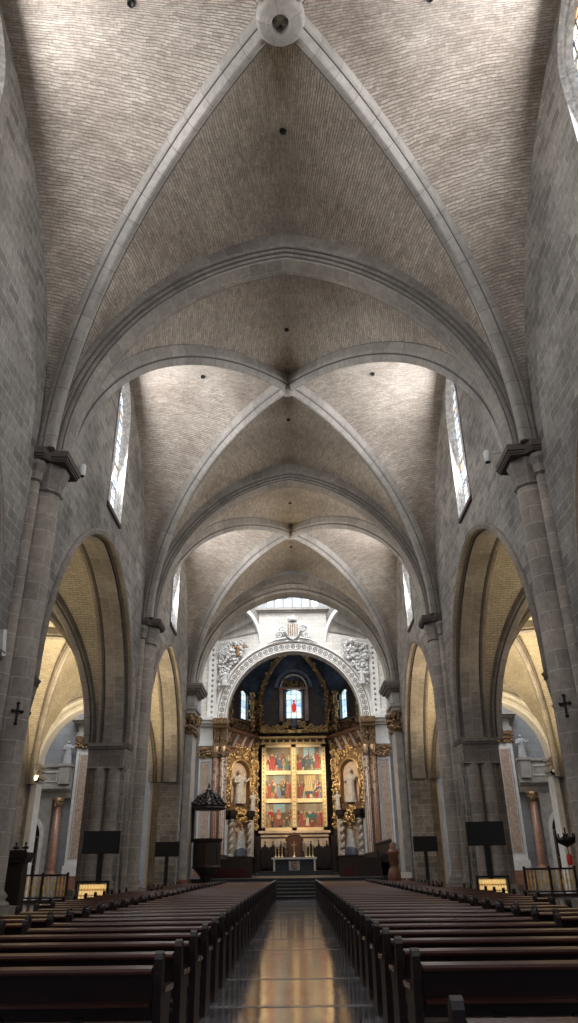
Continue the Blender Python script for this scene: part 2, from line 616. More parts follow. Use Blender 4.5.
def wall_panel(mb, s0, s1, t0, t1, d0, d1, ops, fn, extra=()):
    """fn(s,t,d)->xyz ; ops: (sc, half, base, spring, rise). straight-through openings"""
    ss = {s0, s1}
    for (c, a, b_, sp, r) in ops:
        n = 28 if a > 2 else 12
        for i in range(n + 1):
            ss.add(round(c - a * math.cos(PI * i / n), 5))
    ss = sorted(x for x in ss if s0 - 1e-6 <= x <= s1 + 1e-6)

    def q(pts):
        b = mb.add([fn(*p) for p in pts])
        mb.face(range(b, b + 4))

    for A, B in zip(ss[:-1], ss[1:]):
        mid = (A + B) / 2
        cur = [o for o in ops if abs(mid - o[0]) < o[1]]
        cur.sort(key=lambda o: o[2])
        lo = (t0, t0)
        for (c, a, b_, sp, r) in cur:
            ta, tb = sp + ph(A - c, a, r), sp + ph(B - c, a, r)
            if b_ > lo[0] + 1e-4:
                for d in (d0, d1):
                    q([(A, lo[0], d), (B, lo[1], d), (B, b_, d), (A, b_, d)])
                q([(A, b_, d0), (B, b_, d0), (B, b_, d1), (A, b_, d1)])
            q([(A, ta, d0), (B, tb, d0), (B, tb, d1), (A, ta, d1)])
            lo = (ta, tb)
        for d in (d0, d1):
            q([(A, lo[0], d), (B, lo[1], d), (B, t1, d), (A, t1, d)])
    for (c, a, b_, sp, r) in ops:
        for e in (c - a, c + a):
            q([(e, b_, d0), (e, sp, d0), (e, sp, d1), (e, b_, d1)])
    for t in ((t0, t1) if not any(o[2] <= t0 for o in ops) else (t1,)):
        q([(s0, t, d0), (s1, t, d0), (s1, t, d1), (s0, t, d1)])
    for s_ in (s0, s1):
        q([(s_, t0, d0), (s_, t1, d0), (s_, t1, d1), (s_, t0, d1)])


# ------------------------------------------------------------------ floor
mb = MB()
mb.box(-27, 27, -13, 74, -0.3, 0)
struct(mb.build('floor', 'floor'))
for k, (d, wd) in enumerate(((7.6, .1), (11.3, .13), (13.9, .13), (18.5, .13), (21.1, .13), (25.7, .13), (28.3, .13), (33, .13), (35.6, .13), (40.2, .13), (42.8, .13))):
    mb = MB(); mb.box(-1.1, 1.1, d, d + wd, 0, 0.004)
    struct(mb.build('trim_%d' % (k + 1), 'floorband'))

# ------------------------------------------------------------------ nave walls
XW, XO = 6.75, 7.95
Z_CAP = 11.8
ARC = (5.75, 0.0, 6.2, 6.5)        # arcade half-span, base, spring, rise
WINS = {}
WOFF = 0.05
for _y in BAYS: WINS[_y] = (1.0, 13.8, 18.4, 1.7)      # half-width, sill, spring, rise


def nave_wall(sx, side):
    ops = []
    for yc in BAYS:
        WIN = WINS[yc]
        ops.append((yc, ARC[0], 0.0, ARC[2], ARC[3]))
        ops.append((yc + WOFF, WIN[0], WIN[1], WIN[2], WIN[3]))
    m = MB()
    wall_panel(m, -12.1, 46.7, 0, 22.5, XW, XO, ops, lambda s_, t, d: (sx * d, s_, t))
    struct(m.build('wall_' + side, 'ashlar'))
    for i, yc in enumerate(BAYS):
        # splayed frame + leaded pane
        WIN = WINS[yc]; W_ = WIN[0]; yc = yc + WOFF
        m = MB()
        rings = [(XW - 0.05, W_, 0), (XW - 0.07, W_ - .05, .03), (XW + .02, W_ - .09, .05), (XW + .04, W_ - .14, .1), (XW + .10, W_ - .16, .14), (XW + .08, W_ - .20, .2), (XW + .11, W_ - .24, .22), (XW + .20, W_ - .27, .3), (XW + .5, W_ - .27, .3)]
        GW = W_ - .27
        lines = []
        for (x, hw, ins) in rings:
            pts = arch_pts(hw, WIN[3] * hw / W_, 9)
            ln = [(sx * x, yc - hw, WIN[1] + ins * 1.6)] + [(sx * x, yc + u, WIN[2] + v) for u, v, _, _ in pts] + [(sx * x, yc + hw, WIN[1] + ins * 1.6)]
            lines.append(ln)
        b = len(m.v)
        n = len(lines[0])
        for ln in lines: m.v.extend(ln)
        for a in range(len(lines) - 1):
            for j in range(n):
                j2 = (j + 1) % n
                m.face((b + a * n + j, b + a * n + j2, b + (a + 1) * n + j2, b + (a + 1) * n + j))
        num = i * 2 + (1 if sx < 0 else 2)
        fr = struct(m.build('window_%d' % num, 'plaster_relief'))  # pale plaster tone paints daylight brightness onto the jambs
        m = MB()
        GX = XW + .22
        pts = arch_pts(GW, WIN[3] * GW / W_, 9)
        ln = [(sx * GX, yc - GW, WIN[1] + .4)] + [(sx * GX, yc + u, WIN[2] + v) for u, v, _, _ in pts] + [(sx * GX, yc + GW, WIN[1] + .4)]
        m.face(list(range(m.add(ln), len(m.v))))
        m.build('pane', 'clear', fr)
        m = MB()
        g0, g1 = min(sx * (GX - .06), sx * GX), max(sx * (GX - .06), sx * GX)
        m.box(g0, g1, yc - .035, yc + .035, WIN[1] + .4, WIN[2] + .5)
        for z in (15.2, 16.2, 17.2, 18.2):
            m.box(g0, g1, yc - GW, yc + GW, z, z + .04)
        for yy in (-GW / 2, GW / 2):
            pth = [(sx * (GX - .02), yc + yy + GW / 2 * math.cos(t * PI / 8), 18.2 + .45 * math.sin(t * PI / 8)) for t in range(9)]
            m.tube(pth, .03, 4)
        m.build('tracery', 'plaster_relief', fr)
        m = MB()
        m.prism([(XW - .1, WIN[1] - .12), (XW - .1, WIN[1] + .02), (XW + .22, WIN[1] + .4), (XW + .22, WIN[1] - .12)],
                lambda u, v, d: (sx * u, yc + d, v), -W_ - .02, W_ + .02)
        m.build('window_sill', 'abacus', fr)
        # arcade arch mouldings
    for i, yc in enumerate(BAYS[1:]):
        nm = ('nearest the camera', 'behind the large screen', 'next to the chancel')[i]
        t = thing('arcade_arch', 'pointed stone arcade arch on the %s of the nave, %s' % (side, nm), 'arch', (sx * 7.35, yc, 0), 'arcade arches of the nave')
        a, h = ARC[0], ARC[3]
        def P(xx, off=0.0):
            return arch_path(a, h, 18, lambda u, v: (sx * xx - sx * 7.35, u, ARC[2] + v), lambda nu, nv: Vector((0, nu, nv)), Vector((sx, 0, 0)))
        m = MB()   # voussoir lining
        m.sweep(P(7.35), [(-.0, -.38), (-.12, -.38), (-.12, .38), (0, .38), (.02, 0)])
        m.build('soffit_band', 'arch', t)
        for xx in (XW - .03, XO):
            m = MB()
            sg = 1 if xx < 7.5 else -1
            m.sweep(P(xx), [(.16, -.01), (.16, .04), (.06, .05), (.0, .12), (-.05, .12), (-.05, -.05), (-.01, -.08), (.03, -.05), (.08, -.08), (.13, -.05)] if sg > 0 else [(.0, -.1), (-.05, -.1), (-.05, .06), (.16, .04), (.16, -.04)])
            m.build('archivolt', 'pier', t)
        for xx in (XW + .07, XW + .14, XO - .14, XO - .07):
            m = MB()
            m.sweep(P(xx), [(.02, -.02), (-.06, -.02), (-.06, .02), (.02, .02)])
            m.build('roll_moulding', 'groove', t)  # dark strips draw the shaded grooves along the soffit edges
    # -- fix: nothing else


mirrored(nave_wall)
m = MB()
wall_panel(m, -7, 7, 0, 22.5, -12.1, -12.9, [(0, 2.6, 12.4, 15, 2.6), (0, 1.8, 0, 4.5, 1.8)], lambda s_, t, d: (s_, d, t))
struct(m.build('wall_back', 'ashlar'))
m = MB(); m.box(-2.6, 2.6, -12.6, -12.5, 12.4, 17.6); struct(m.build('window_20', 'clear'))  # added glowing pane, unseen behind the camera, for west fill
m = MB(); m.box(-1.8, 1.8, -12.7, -12.6, 0, 6.3); struct(m.build('door_1', 'darkwood'))


# ------------------------------------------------------------------ vaults
KZ = 19.65


def rib_pt(c, z0, rx, ry, rise, sx, sy, t, xc=0.0):
    return Vector((xc + sx * rx * math.cos(t), c + sy * ry * math.cos(t), z0 + rise * math.sin(t)))


def web(m, fr, fw, n=22, k=6, bulge=0.22):
    """ruled surface between fr(t) and fw(t), t in 0..1"""
    arc = [0]
    for i in range(n):
        arc.append(arc[-1] + (fr((i + 1) / n) - fr(i / n)).length)
    b = len(m.v)
    lens = []
    for i in range(n + 1):
        A, B = fr(i / n), fw(i / n)
        ln = (B - A).length
        lens.append(ln)
        for j in range(k + 1):
            s_ = j / k
            p = A.lerp(B, s_)
            p.z += bulge * math.sin(PI * s_) * min(1, ln / 4)
            m.v.append(tuple(p))
    for i in range(n):
        for j in range(k):
            a = b + i * (k + 1) + j
            u = lambda ii, jj: (-(1 - jj / k) * lens[ii], arc[ii])
            m.face((a, a + 1, a + k + 2, a + k + 1), [u(i, j), u(i, j + 1), u(i + 1, j + 1), u(i + 1, j)], True)


def vault_bay(c, xc, hx, hy, z0, crown, rx, ry, wall_rise, tr_a, tr_rise, ty, mat, nm='ceiling', wx=None):
    """rib-vault webs over a bay centred on (xc, c). hx wall plane offset, ty transverse-arch plane offset"""
    m = MB()
    rise = crown - z0
    for sx in (-1, 1):
        for sy in (-1, 1):
            def fr(t):
                q = t * PI / 2
                return rib_pt(c, z0, rx, ry, rise + .25, sx, sy, q, xc)

            def fw(t):
                q = math.sin(t * PI / 2)
                a, h = ry, wall_rise
                e = (h * h - a * a) / (2 * a); R = a + e
                y = math.sqrt(max(0, R * R - (h * q) ** 2)) - e
                return Vector((xc + sx * hx, c + sy * max(y, 0), z0 + h * q))

            def ft(t):
                q = math.sin(t * PI / 2)
                a, h = tr_a, tr_rise
                e = (h * h - a * a) / (2 * a); R = a + e
                x = math.sqrt(max(0, R * R - (h * q) ** 2)) - e
                return Vector((xc + sx * max(x, 0), c + sy * ty, z0 + h * q))
            web(m, fr, fw)
            web(m, fr, ft)
    o = struct(m.build(nm, mat)); o['bc'] = c; o['aisle'] = 1 if abs(xc) > 1 else 0
    return o


def ribs(c, xc, z0, crown, rx, ry, label, wd, dp, boss_r, boss_hole, mat='rib', group=None, bossz=0.0, arc=1.0, lift=0.0):
    t = thing('vault_ribs', label, 'vault ribs', (xc, c, z0), group)
    rise = crown - z0
    for sx in (-1, 1):
        for sy in (-1, 1):
            path = []
            hd = Vector((sx * rx, sy * ry, 0)); run = hd.length; hd.normalize()
            B = Vector((0, 0, 1)).cross(hd)
            n = 26
            for i in range(n + 1):
                q = PI / 2 * i / n
                pos = hd * run * math.cos(q) + Vector((0, 0, rise * math.sin(q)))
                nor = (hd * math.cos(q) / run + Vector((0, 0, 1)) * math.sin(q) / rise).normalized()
                path.append((pos, nor, B))
            m = MB()
            prof = [(.3, -wd), (0, -wd), (-.05, -wd * .95), (-.10, -wd * .72), (-.16, -wd * .72), (-.20, -wd * .62), (-dp, -wd * .38), (-dp - .05, -wd * .2), (-dp - .06, 0),
                    (-dp - .05, wd * .2), (-dp, wd * .38), (-.20, wd * .62), (-.16, wd * .72), (-.10, wd * .72), (-.05, wd * .95), (0, wd), (.3, wd)]
            m.sweep(path, prof)
            rb = m.build('diagonal_rib', mat, t)
            if boss_r:
                m = MB()
                for e in (-1, 1):
                    q_ = [(-.115, e * wd * .70), (-.115, e * wd * .82), (-.165, e * wd * .82), (-.165, e * wd * .70)]
                    m.sweep(path, q_)
                m.build('rib_moulding', 'groove', rb)  # thin dark lines put the rib shading into the colour
    m = MB()
    r, hb = boss_r, boss_hole
    if hb:
        m.lathe([(hb, rise - .1), (hb, rise - dp - .2), (hb + .04, rise - dp - .27), (r * .55, rise - dp - .3), (r * .62, rise - dp - .22), (r * .8, rise - dp - .24), (r * .95, rise - dp - .16), (r, rise - dp + .02), (r * .92, rise + .1)], n=28)
        m.build('keystone_boss', mat, t)
        m = MB(); m.lathe([(.0001, rise + .08), (hb * 1.1, rise + .08)], n=16); m.build('keystone_opening', 'black', t)  # black disc paints the shade up inside the hole
    else:
        m.lathe([(.0001, rise - dp - .16), (r * .6, rise - dp - .14), (r, rise - dp + .05), (r, rise + .1)], n=16)
        m.build('keystone_boss', mat, t)
    return t


for i, c in enumerate(BAYS):
    vault_bay(c, 0, XW + .05, HB, Z_CAP, KZ, 6.6, 6.75, 8.6, 6.6, 8.1, 6.9, 'vault', 'ceiling')
    if i > 0:
        lab = ('', 'stone diagonal ribs of the vault nearest the camera with a large round keystone', 'stone diagonal ribs of the middle vault crossing at a small keystone', 'stone diagonal ribs of the small farthest vault before the round arch')[i]
        ribs(c, 0, Z_CAP, KZ, 6.52, 6.75, lab, .25, .30, .58 if i == 1 else .3, .2 if i == 1 else 0, group='ribs of the nave vaults')
# ventilation holes in the webs; black discs paint their shaded depth
for c, spots_ in ((9.95, ((-3.6, .15), (3.6, .15), (0, 3.4))), (24.65, ((-3.6, .2), (3.6, .2), (0, 3.2), (0, -3.0))), (39.35, ((0, 3.2), (0, -3.0)))):
    par = [o for o in bpy.data.objects if o.name.startswith('ceiling') and o.get('bc') == c and not o.get('aisle')][0]
    for (x, dy) in spots_:
        m = MB(); zz = 20.35 if x else 20.11
        m.lathe([(.0001, zz - .02), (.06, zz - .02), (.07, zz - .05), (.09, zz - .05), (.09, zz + .12)], x, c + dy, 12)
        m.build('ventilation_hole', 'black', par)


# transverse arches over the nave piers
def transverse(y, lab):
    t = thing('transverse_arch', lab, 'arch', (0, y, Z_CAP), 'transverse arches of the nave')
    a, h = 6.12, 7.15
    path = arch_path(a, h, 28, lambda u, v: (u, 0, v), lambda nu, nv: Vector((nu, 0, nv)), Vector((0, 1, 0)))
    m = MB()
    m.sweep(path, [(.95, -.52), (.36, -.52), (.31, -.46), (.24, -.47), (.17, -.40), (.12, -.41), (.02, -.33), (0, -.28), (0, .28), (.02, .33), (.12, .41), (.17, .40), (.24, .47), (.31, .46), (.36, .52), (.95, .52)])
    m.build('arch_ring', 'arch', t)
    for b_ in (-1, 1):
        for (n_, l_, r_) in ((.335, .50, .020), (.20, .435, .022), (.075, .375, .018)):
            m = MB()
            m.sweep(path, [(n_ - r_, b_ * (l_ - r_)), (n_ - r_, b_ * (l_ + r_)), (n_ + r_, b_ * (l_ + r_)), (n_ + r_, b_ * (l_ - r_))])
            m.build('groove_moulding', 'groove', t)  # dark strips paint the shade between the arch mouldings


transverse(PIERS[0], 'pointed stone transverse arch directly overhead near the camera')
transverse(PIERS[1], 'large pointed transverse arch springing from the nearest pair of piers')
transverse(PIERS[2], 'smaller pointed transverse arch springing from the second pair of piers')


# ------------------------------------------------------------------ piers
def half_cap(m, cx, cy, sx, r, z0, z1, top):
    """flared gothic capital"""
    m.lathe([(r + .01, z0), (r + .07, z0 + .05), (r + .02, z0 + .12), (r + .03, z0 + .3), (r + .12, z0 + .65 * (z1 - z0)), (top - .05, z1 - .12)], cx, cy, n=8, smooth=False, a0=PI / 8, a1=PI / 8 + 2 * PI)


def pier(sx, side, y, idx):
    nm = ('beside the camera', 'nearest in view by the picture edge', 'second in view, behind the large screen')[idx]
    t = thing('stone_pier', 'clustered stone pier on the %s, %s' % (side, nm), 'pier', (sx * 6.9, y, 0), 'clustered piers of the nave')
    X = lambda v: sx * v - sx * 6.9
    MX, MR, CX, CY, CR = 6.60, .40, 6.72, .58, .16
    m = MB()   # core and arcade responds
    poly = [(6.65, -.7), (6.72, -.95), (6.75, -1.35), (6.85, -1.55), (8.1, -1.6), (8.4, -1.2), (8.5, -.7), (8.5, .7), (8.4, 1.2), (8.1, 1.6), (6.85, 1.55), (6.75, 1.35), (6.72, .95), (6.65, .7)]
    m.prism([(X(a), b_) for a, b_ in poly], lambda u, v, d: (u, v, d), 0, 6.25)
    m.prism([(X(a), b_) for a, b_ in [(6.65, -.6), (6.8, -.8), (6.8, .8), (6.65, .6)]], lambda u, v, d: (u, v, d), 6.25, 12.0)
    m.build('pier_core', 'pier', t)
    m = MB()
    m.lathe([(MR + .16, .95), (MR + .15, 1.02), (MR + .05, 1.08), (MR + .10, 1.16), (MR + .02, 1.25), (MR, 1.3), (MR - .01, 10.7)], X(MX), 0, 24)
    m.build('main_shaft', 'pier', t)
    for yy in (-CY, CY):
        m = MB()
        m.lathe([(CR + .12, .95), (CR + .1, 1.05), (CR + .03, 1.15), (CR, 1.25), (CR - .01, 10.85)], X(CX), yy, 12)
        m.build('corner_shaft', 'pier', t)
        m = MB()
        m.lathe([(.11, .95), (.10, 5.3)], X(6.76), yy * 1.96, 8)
        m.build('thin_roll', 'pier', t)
    for yy in (-1.6, 1.6):
        for xx in (7.16, 7.72):
            m = MB()
            m.lathe([(.36, .95), (.34, 1.05), (.29, 1.12), (.32, 1.2), (.27, 1.28), (.27, 5.3)], X(xx), yy, 14)
            m.build('arcade_shaft', 'pier', t)
        m = MB()
        e = 1 if yy > 0 else -1
        for (z0_, z1_, g0, g1) in ((5.25, 5.33, .05, .05), (5.33, 5.98, .0, .12), (5.98, 6.06, .2, .2), (6.06, 6.2, .26, .26)):
            p0 = [(6.68, .9), (6.82, 1.80 + g0), (8.2, 1.80 + g0), (8.45, .9)]
            p1 = [(6.68 - .3 * g1, .9), (6.80 - .3 * g1, 1.80 + g1), (8.2 + .3 * g1, 1.80 + g1), (8.45, .9)]
            b = m.add([(X(a), e * b_, z0_) for a, b_ in p0] + [(X(a), e * b_, z1_) for a, b_ in p1])
            m.face((b, b + 1, b + 2, b + 3)); m.face((b + 4, b + 5, b + 6, b + 7))
            for j in range(4): m.face((b + j, b + (j + 1) % 4, b + 4 + (j + 1) % 4, b + 4 + j))
        m.build('arcade_capital', 'pier', t)
    m = MB()
    half_cap(m, X(MX), 0, sx, MR, 10.7, 11.6, .62)
    for yy in (-CY, CY):
        half_cap(m, X(CX), yy, sx, CR, 10.85, 11.6, .28)
    m.build('capital_bell', 'capital', t)
    m = MB()   # abacus following the cluster
    for (z0_, z1_, g) in ((11.5, 11.55, .0), (11.55, 11.62, .03), (11.62, 11.8, .06)):
        ab = [(5.98 - g, -.56 - g), (6.36, -.60 - g), (6.50 - g * .3, -.82 - g), (6.9, -.82 - g), (6.9, .82 + g), (6.50 - g * .3, .82 + g), (6.36, .60 + g), (5.98 - g, .56 + g)]
        m.prism([(X(a), b_) for a, b_ in ab], lambda u, v, d: (u, v, d), z0_, z1_)
    m.build('abacus', 'abacus', t)
    m = MB()   # plinth
    m.prism([(X(a), b_) for a, b_ in [(5.95, -.6), (6.4, -1.0), (6.8, -1.75), (8.3, -1.95), (8.75, -1.3), (8.75, 1.3), (8.3, 1.95), (6.8, 1.75), (6.4, 1.0), (5.95, .6)]], lambda u, v, d: (u, v, d), 0, .75)
    m.prism([(X(a), b_) for a, b_ in [(6.02, -.52), (6.45, -.92), (6.85, -1.66), (8.25, -1.86), (8.65, -1.2), (8.65, 1.2), (8.25, 1.86), (6.85, 1.66), (6.45, .92), (6.02, .52)]], lambda u, v, d: (u, v, d), .75, .95)
    m.build('plinth', 'pier', t)


for i, y in enumerate(PIERS):
    mirrored(lambda sx, side: pier(sx, side, y, i))


# chancel piers with classical pilaster
def chancel_pier(sx, side):
    t = thing('chancel_pier', 'grey pier with gilt capital and dark cornice at the %s of the chancel entrance' % side, 'pier', (sx * 6.9, 47.2, 0), 'chancel piers')
    X = lambda v: sx * v - sx * 6.9
    bx = lambda m, a, b_, y0, y1, z0, z1: m.box(min(X(a), X(b_)), max(X(a), X(b_)), y0 - 47.2, y1 - 47.2, z0, z1)
    m = MB(); bx(m, 6.75, 8.5, 46.0, 48.4, 0, 12.1); m.build('pier_core', 'pier', t)
    m = MB(); bx(m, 6.3, 6.8, 46.25, 48.1, 0.9, 9.1); m.build('pilaster', 'greymarble', t)
    m = MB(); bx(m, 6.2, 6.8, 46.15, 48.2, 0, .9); bx(m, 6.22, 6.8, 46.2, 48.15, .9, 1.05); m.build('pilaster_base', 'redmarble', t)
    m = MB()
    for k in range(3):
        z = 9.1 + k * .42
        g = .03 + .07 * k
        bx(m, 6.3 - g, 6.85, 46.25 - g, 48.1 + g, z, z + .34)
    for k in range(60):
        z = random.uniform(9.15, 10.3); g = (z - 9.1) * .2
        if k % 2: p = (X(6.27 - g), random.uniform(46.2, 48.1) - 47.2, z)
        else: p = (X(random.uniform(6.25, 6.8)), 46.2 - g - 47.2, z)
        m.ball(p, random.uniform(.07, .13), 6, (1, 1, 1.3), 4)
    m.build('corinthian_capital', 'darkgold', t)
    m = MB()
    bx(m, 6.2, 6.85, 46.1, 48.3, 10.35, 10.6); bx(m, 6.08, 6.85, 46.0, 48.4, 10.6, 10.8); bx(m, 6.25, 6.85, 46.2, 48.1, 10.8, 11.45)
    m.build('frieze', 'greymarble', t)
    m = MB()
    for k, g in enumerate((.0, .12, .3, .42, .48)):
        bx(m, 6.22 - g, 7.1, 46.15 - g, 48.3 + g, 11.45 + k * .14, 11.6 + k * .14)
    m.build('cornice', 'capital', t)


mirrored(chancel_pier)

# round arch closing the nave + pointed arch with radial stones above it
t = thing('round_crossing_arch', 'plain round stone arch between the nave and the bright crossing', 'arch', (0, 47.2, 12.1))
path = arch_path(6.1, 6.4, 26, lambda u, v: (u, 0, v), lambda nu, nv: Vector((nu, 0, nv)), Vector((0, 1, 0)))
m = MB(); m.sweep(path, [(.55, -.75), (.28, -.75), (.24, -.68), (.14, -.68), (.10, -.6), (0, -.55), (0, .6), (.55, .6)]); m.build('arch_ring', 'rib', t)
m = MB(); m.sweep(path, [(.22, -.72), (.22, -.67), (.15, -.67), (.15, -.72)]); m.build('groove_moulding', 'groove', t)
t = thing('pointed_relieving_arch', 'pointed band of radiating stones just above the round crossing arch', 'arch', (0, 46.6, Z_CAP))
path = arch_path(6.5, 7.3, 26, lambda u, v: (u, 0, v), lambda nu, nv: Vector((nu, 0, nv)), Vector((0, 1, 0)))
m = MB(); m.sweep(path, [(.7, -.3), (.0, -.3), (0, .3), (.7, .3)]); m.build('arch_ring', 'arch', t)
m = MB()
wall_panel(m, -7, 7, 12.1, 23.5, 46.55, 47.6, [(0, 6.35, 11.0, 12.1, 6.65)], lambda s_, t_, d: (s_, d, t_))
struct(m.build('wall_crossing_west', 'ashlar'))


# ------------------------------------------------------------------ aisles
AX0, AX1, AXC = 8.1, 16.2, 12.2


def aisle(sx, side):
    for i, c in enumerate(BAYS[1:] if True else BAYS):
        vault_bay(c, sx * AXC, 4.08, HB, 6.3, 13.3, 3.75, 6.6, 7.1, 3.75, 6.9, 7.0, 'aislevault', 'ceiling')
        nm = ('closest to the camera', 'in the middle', 'nearest the transept')[i]
        if i > 0:
            ribs(c, sx * AXC, 6.3, 13.3, 3.65, 6.6, 'pale diagonal ribs of the %s side-aisle vault, %s' % (side, nm), .22, .25, .3, 0, 'rib', 'ribs of the aisle vaults')
    for k, y in enumerate(PIERS[1:]):
        t = thing('aisle_arch', 'pointed stone arch across the %s side aisle beside the %s pier' % (side, ('nearest', 'second')[k]), 'arch', (sx * AXC, y, 6.2), 'arches across the side aisles')
        path = arch_path(3.55, 6.6, 18, lambda u, v: (u, 0, v), lambda nu, nv: Vector((nu, 0, nv)), Vector((0, 1, 0)))
        m = MB(); m.sweep(path, [(.75, -.55), (.3, -.55), (.22, -.45), (.14, -.45), (.0, -.3), (0, .3), (.14, .45), (.22, .45), (.3, .55), (.75, .55)]); m.build('arch_ring', 'arch', t)
        for b_ in (-.5, .5):
            m = MB(); m.sweep(path, [(.28, b_ - .03), (.28, b_ + .03), (.2, b_ + .03), (.2, b_ - .03)]); m.build('groove_moulding', 'groove', t)
        m = MB()
        X0, X1 = min(sx * 15.75, sx * 16.3), max(sx * 15.75, sx * 16.3)
        m.box(X0, X1, y - .55, y + .55, 0, 5.8)
        m.box(X0 - .1, X1 + .1, y - .7, y + .7, 5.8, 6.2)
        struct(m.build('trim_%d' % (30 + k * 2 + (sx > 0)), 'arch'))
    # outer wall with chapel arches
    m = MB()
    wall_panel(m, -12.1, 46.7, 0, 14.5, AX1, AX1 + .7, [(c, 3.2, 0, 4.6, 3.25) for c in BAYS], lambda s_, t_, d: (sx * d, s_, t_))
    struct(m.build('wall_aisle_' + side, 'arch'))
    m = MB(); m.box(min(sx * 19, sx * 19.3), max(sx * 19, sx * 19.3), -12, 46.7, 0, 9); struct(m.build('wall_chapel_' + side, 'greywall'))
    # wall toward the transept, with round arch
    m = MB()
    wall_panel(m, 8.1, 24, 0, 20, 46.5, 47.3, [(12.2, 3.6, 0, 7.45, 3.6)], lambda s_, t_, d: (sx * s_, d, t_))
    struct(m.build('wall_transept_west_' + side, 'aislevault'))
    t = thing('aisle_end_arch', 'round moulded arch opening from the %s side aisle into the transept' % side, 'arch', (sx * 12.2, 46.5, 7.45), 'arches into the transept')
    path = arch_path(3.5, 3.5, 18, lambda u, v: (u, 0, v), lambda nu, nv: Vector((nu, 0, nv)), Vector((0, 1, 0)))
    m = MB(); m.sweep(path, [(.75, .0), (.75, -.12), (.6, -.18), (.55, -.1), (.35, -.1), (.3, -.2), (.1, -.2), (.0, -.1), (0, .9), (.1, .9), (.1, 0)]); m.build('archivolt', 'plaster', t)
    for e in (-1, 1):
        m = MB()
        x0 = e * 3.62
        for (a, z0_, z1_) in ((.25, -.15, 0), (.18, -.35, -.15), (.32, -.8, -.62), (.24, -1.0, -.8)):
            m.box(x0 - a, x0 + a, -.22 - a * .5, 1.0, z0_, z1_)
        m.box(x0 - .12, x0 + .12, -.12, .9, -.62, -.35)
        m.build('impost', 'brass' if False else 'aislevault', t)
        m = MB(); m.box(x0 - .16, x0 + .16, -.15, .9, -7.45, -1.0); m.build('jamb_pilaster', 'plaster', t)
    # lamp on the impost
    t = thing('wall_lamp', 'small lit floodlight on the %s arch impost at the end of the side aisle' % side, 'lamp', (sx * 15.6, 46.0, 6.55), 'floodlights on the imposts')
    m = MB(); m.tube([(0, 0.35, -.1), (0, 0, -.1)], .03); m.lathe([(.05, -.12), (.16, -.08), (.18, .06), (.16, .1)], n=12); m.build('lamp_housing', 'iron', t)
    m = MB(); m.ball((0, -.08, .05), .13); m.build('lamp_glass', 'lamp' if sx < 0 else 'white', t)
    # transept shell
    m = MB(); m.box(min(sx * 24, sx * 24.5), max(sx * 24, sx * 24.5), 46.5, 61, 0, 20); struct(m.build('wall_transept_end_' + side, 'ashlar'))
    m = MB(); m.box(min(sx * 7.6, sx * 24.5), max(sx * 7.6, sx * 24.5), 60, 60.6, 0, 20); struct(m.build('wall_transept_east_' + side, 'greywall'))
    m = MB(); m.box(min(sx * 7.6, sx * 24.5), max(sx * 7.6, sx * 24.5), 46.5, 61, 20, 20.3); struct(m.build('ceiling_transept_' + side, 'plaster'))


mirrored(aisle)


# ------------------------------------------------------------------ figures
def robed(m, x, y, z, h, w_=1.0, arm=0, face=-1, lean=0.0):
    """standing robed figure, one continuous robe with head, arms and hands; h total height"""
    n = 18
    prof = [(.17, 0), (.175, .03), (.155, .2), (.135, .4), (.125, .52), (.14, .62), (.155, .72), (.15, .78), (.10, .825), (.042, .845), (.036, .865)]
    b = len(m.v)
    for i in range(n):
        t = 2 * PI * i / n
        for j, (r, zz) in enumerate(prof):
            fold = 1 + .13 * math.sin(5 * t + zz * 6) * max(0, .75 - zz)
            m.v.append((x + h * r * w_ * fold * math.cos(t) + lean * h * zz * zz, y + h * r * .7 * fold * math.sin(t), z + h * zz))
    k = len(prof)
    for i in range(n):
        i2 = (i + 1) % n
        for j in range(k - 1):
            m.face((b + i * k + j, b + i2 * k + j, b + i2 * k + j + 1, b + i * k + j + 1), None, True)
    hx = x + lean * h * .85
    m.ball((hx, y, z + h * .925), h * .062, 10, (.85, 1, 1.25), 7)
    m.ball((hx, y + face * h * .06, z + h * .92), h * .012, 5)
    m.ball((hx, y - face * h * .012, z + h * .94), h * .066, 8, (.95, 1, 1.15), 5)
    for e in (-1, 1):
        sh = Vector((hx + e * h * .135 * w_, y, z + h * .78))
        if (arm == 1 and e > 0) or arm == 2:
            el = sh + Vector((e * h * .07, face * h * .04, -h * .13)); ha = el + Vector((e * h * .08, face * h * .07, h * .10))
        else:
            el = sh + Vector((e * h * .05, 0, -h * .17)); ha = el + Vector((-e * h * .11, face * h * .12, h * .03))
        m.tube([sh, el, ha], 1, 7, taper=[h * .05, h * .047, h * .03])
        m.ball(ha, h * .028, 6)


def ornament(m, n, fn, r0=.06, r1=.16, sq=(1, .5, 1)):
    for i in range(n):
        p = fn()
        r = random.uniform(r0, r1)
        m.ball(p, r, 6, sq, 4)


def scroll(m, c, r, d=1, ax='xz', th=.05, turns=1.6, flip=1):
    pts = []
    for i in range(15):
        q = i / 14
        a = q * turns * 2 * PI * d
        rr = r * (1 - .8 * q)
        u, v = rr * math.cos(a) * flip, rr * math.sin(a)
        pts.append((c[0] + u, c[1], c[2] + v))
    m.tube(pts, th, 5, taper=lambda q: th * (1.2 - .6 * q))


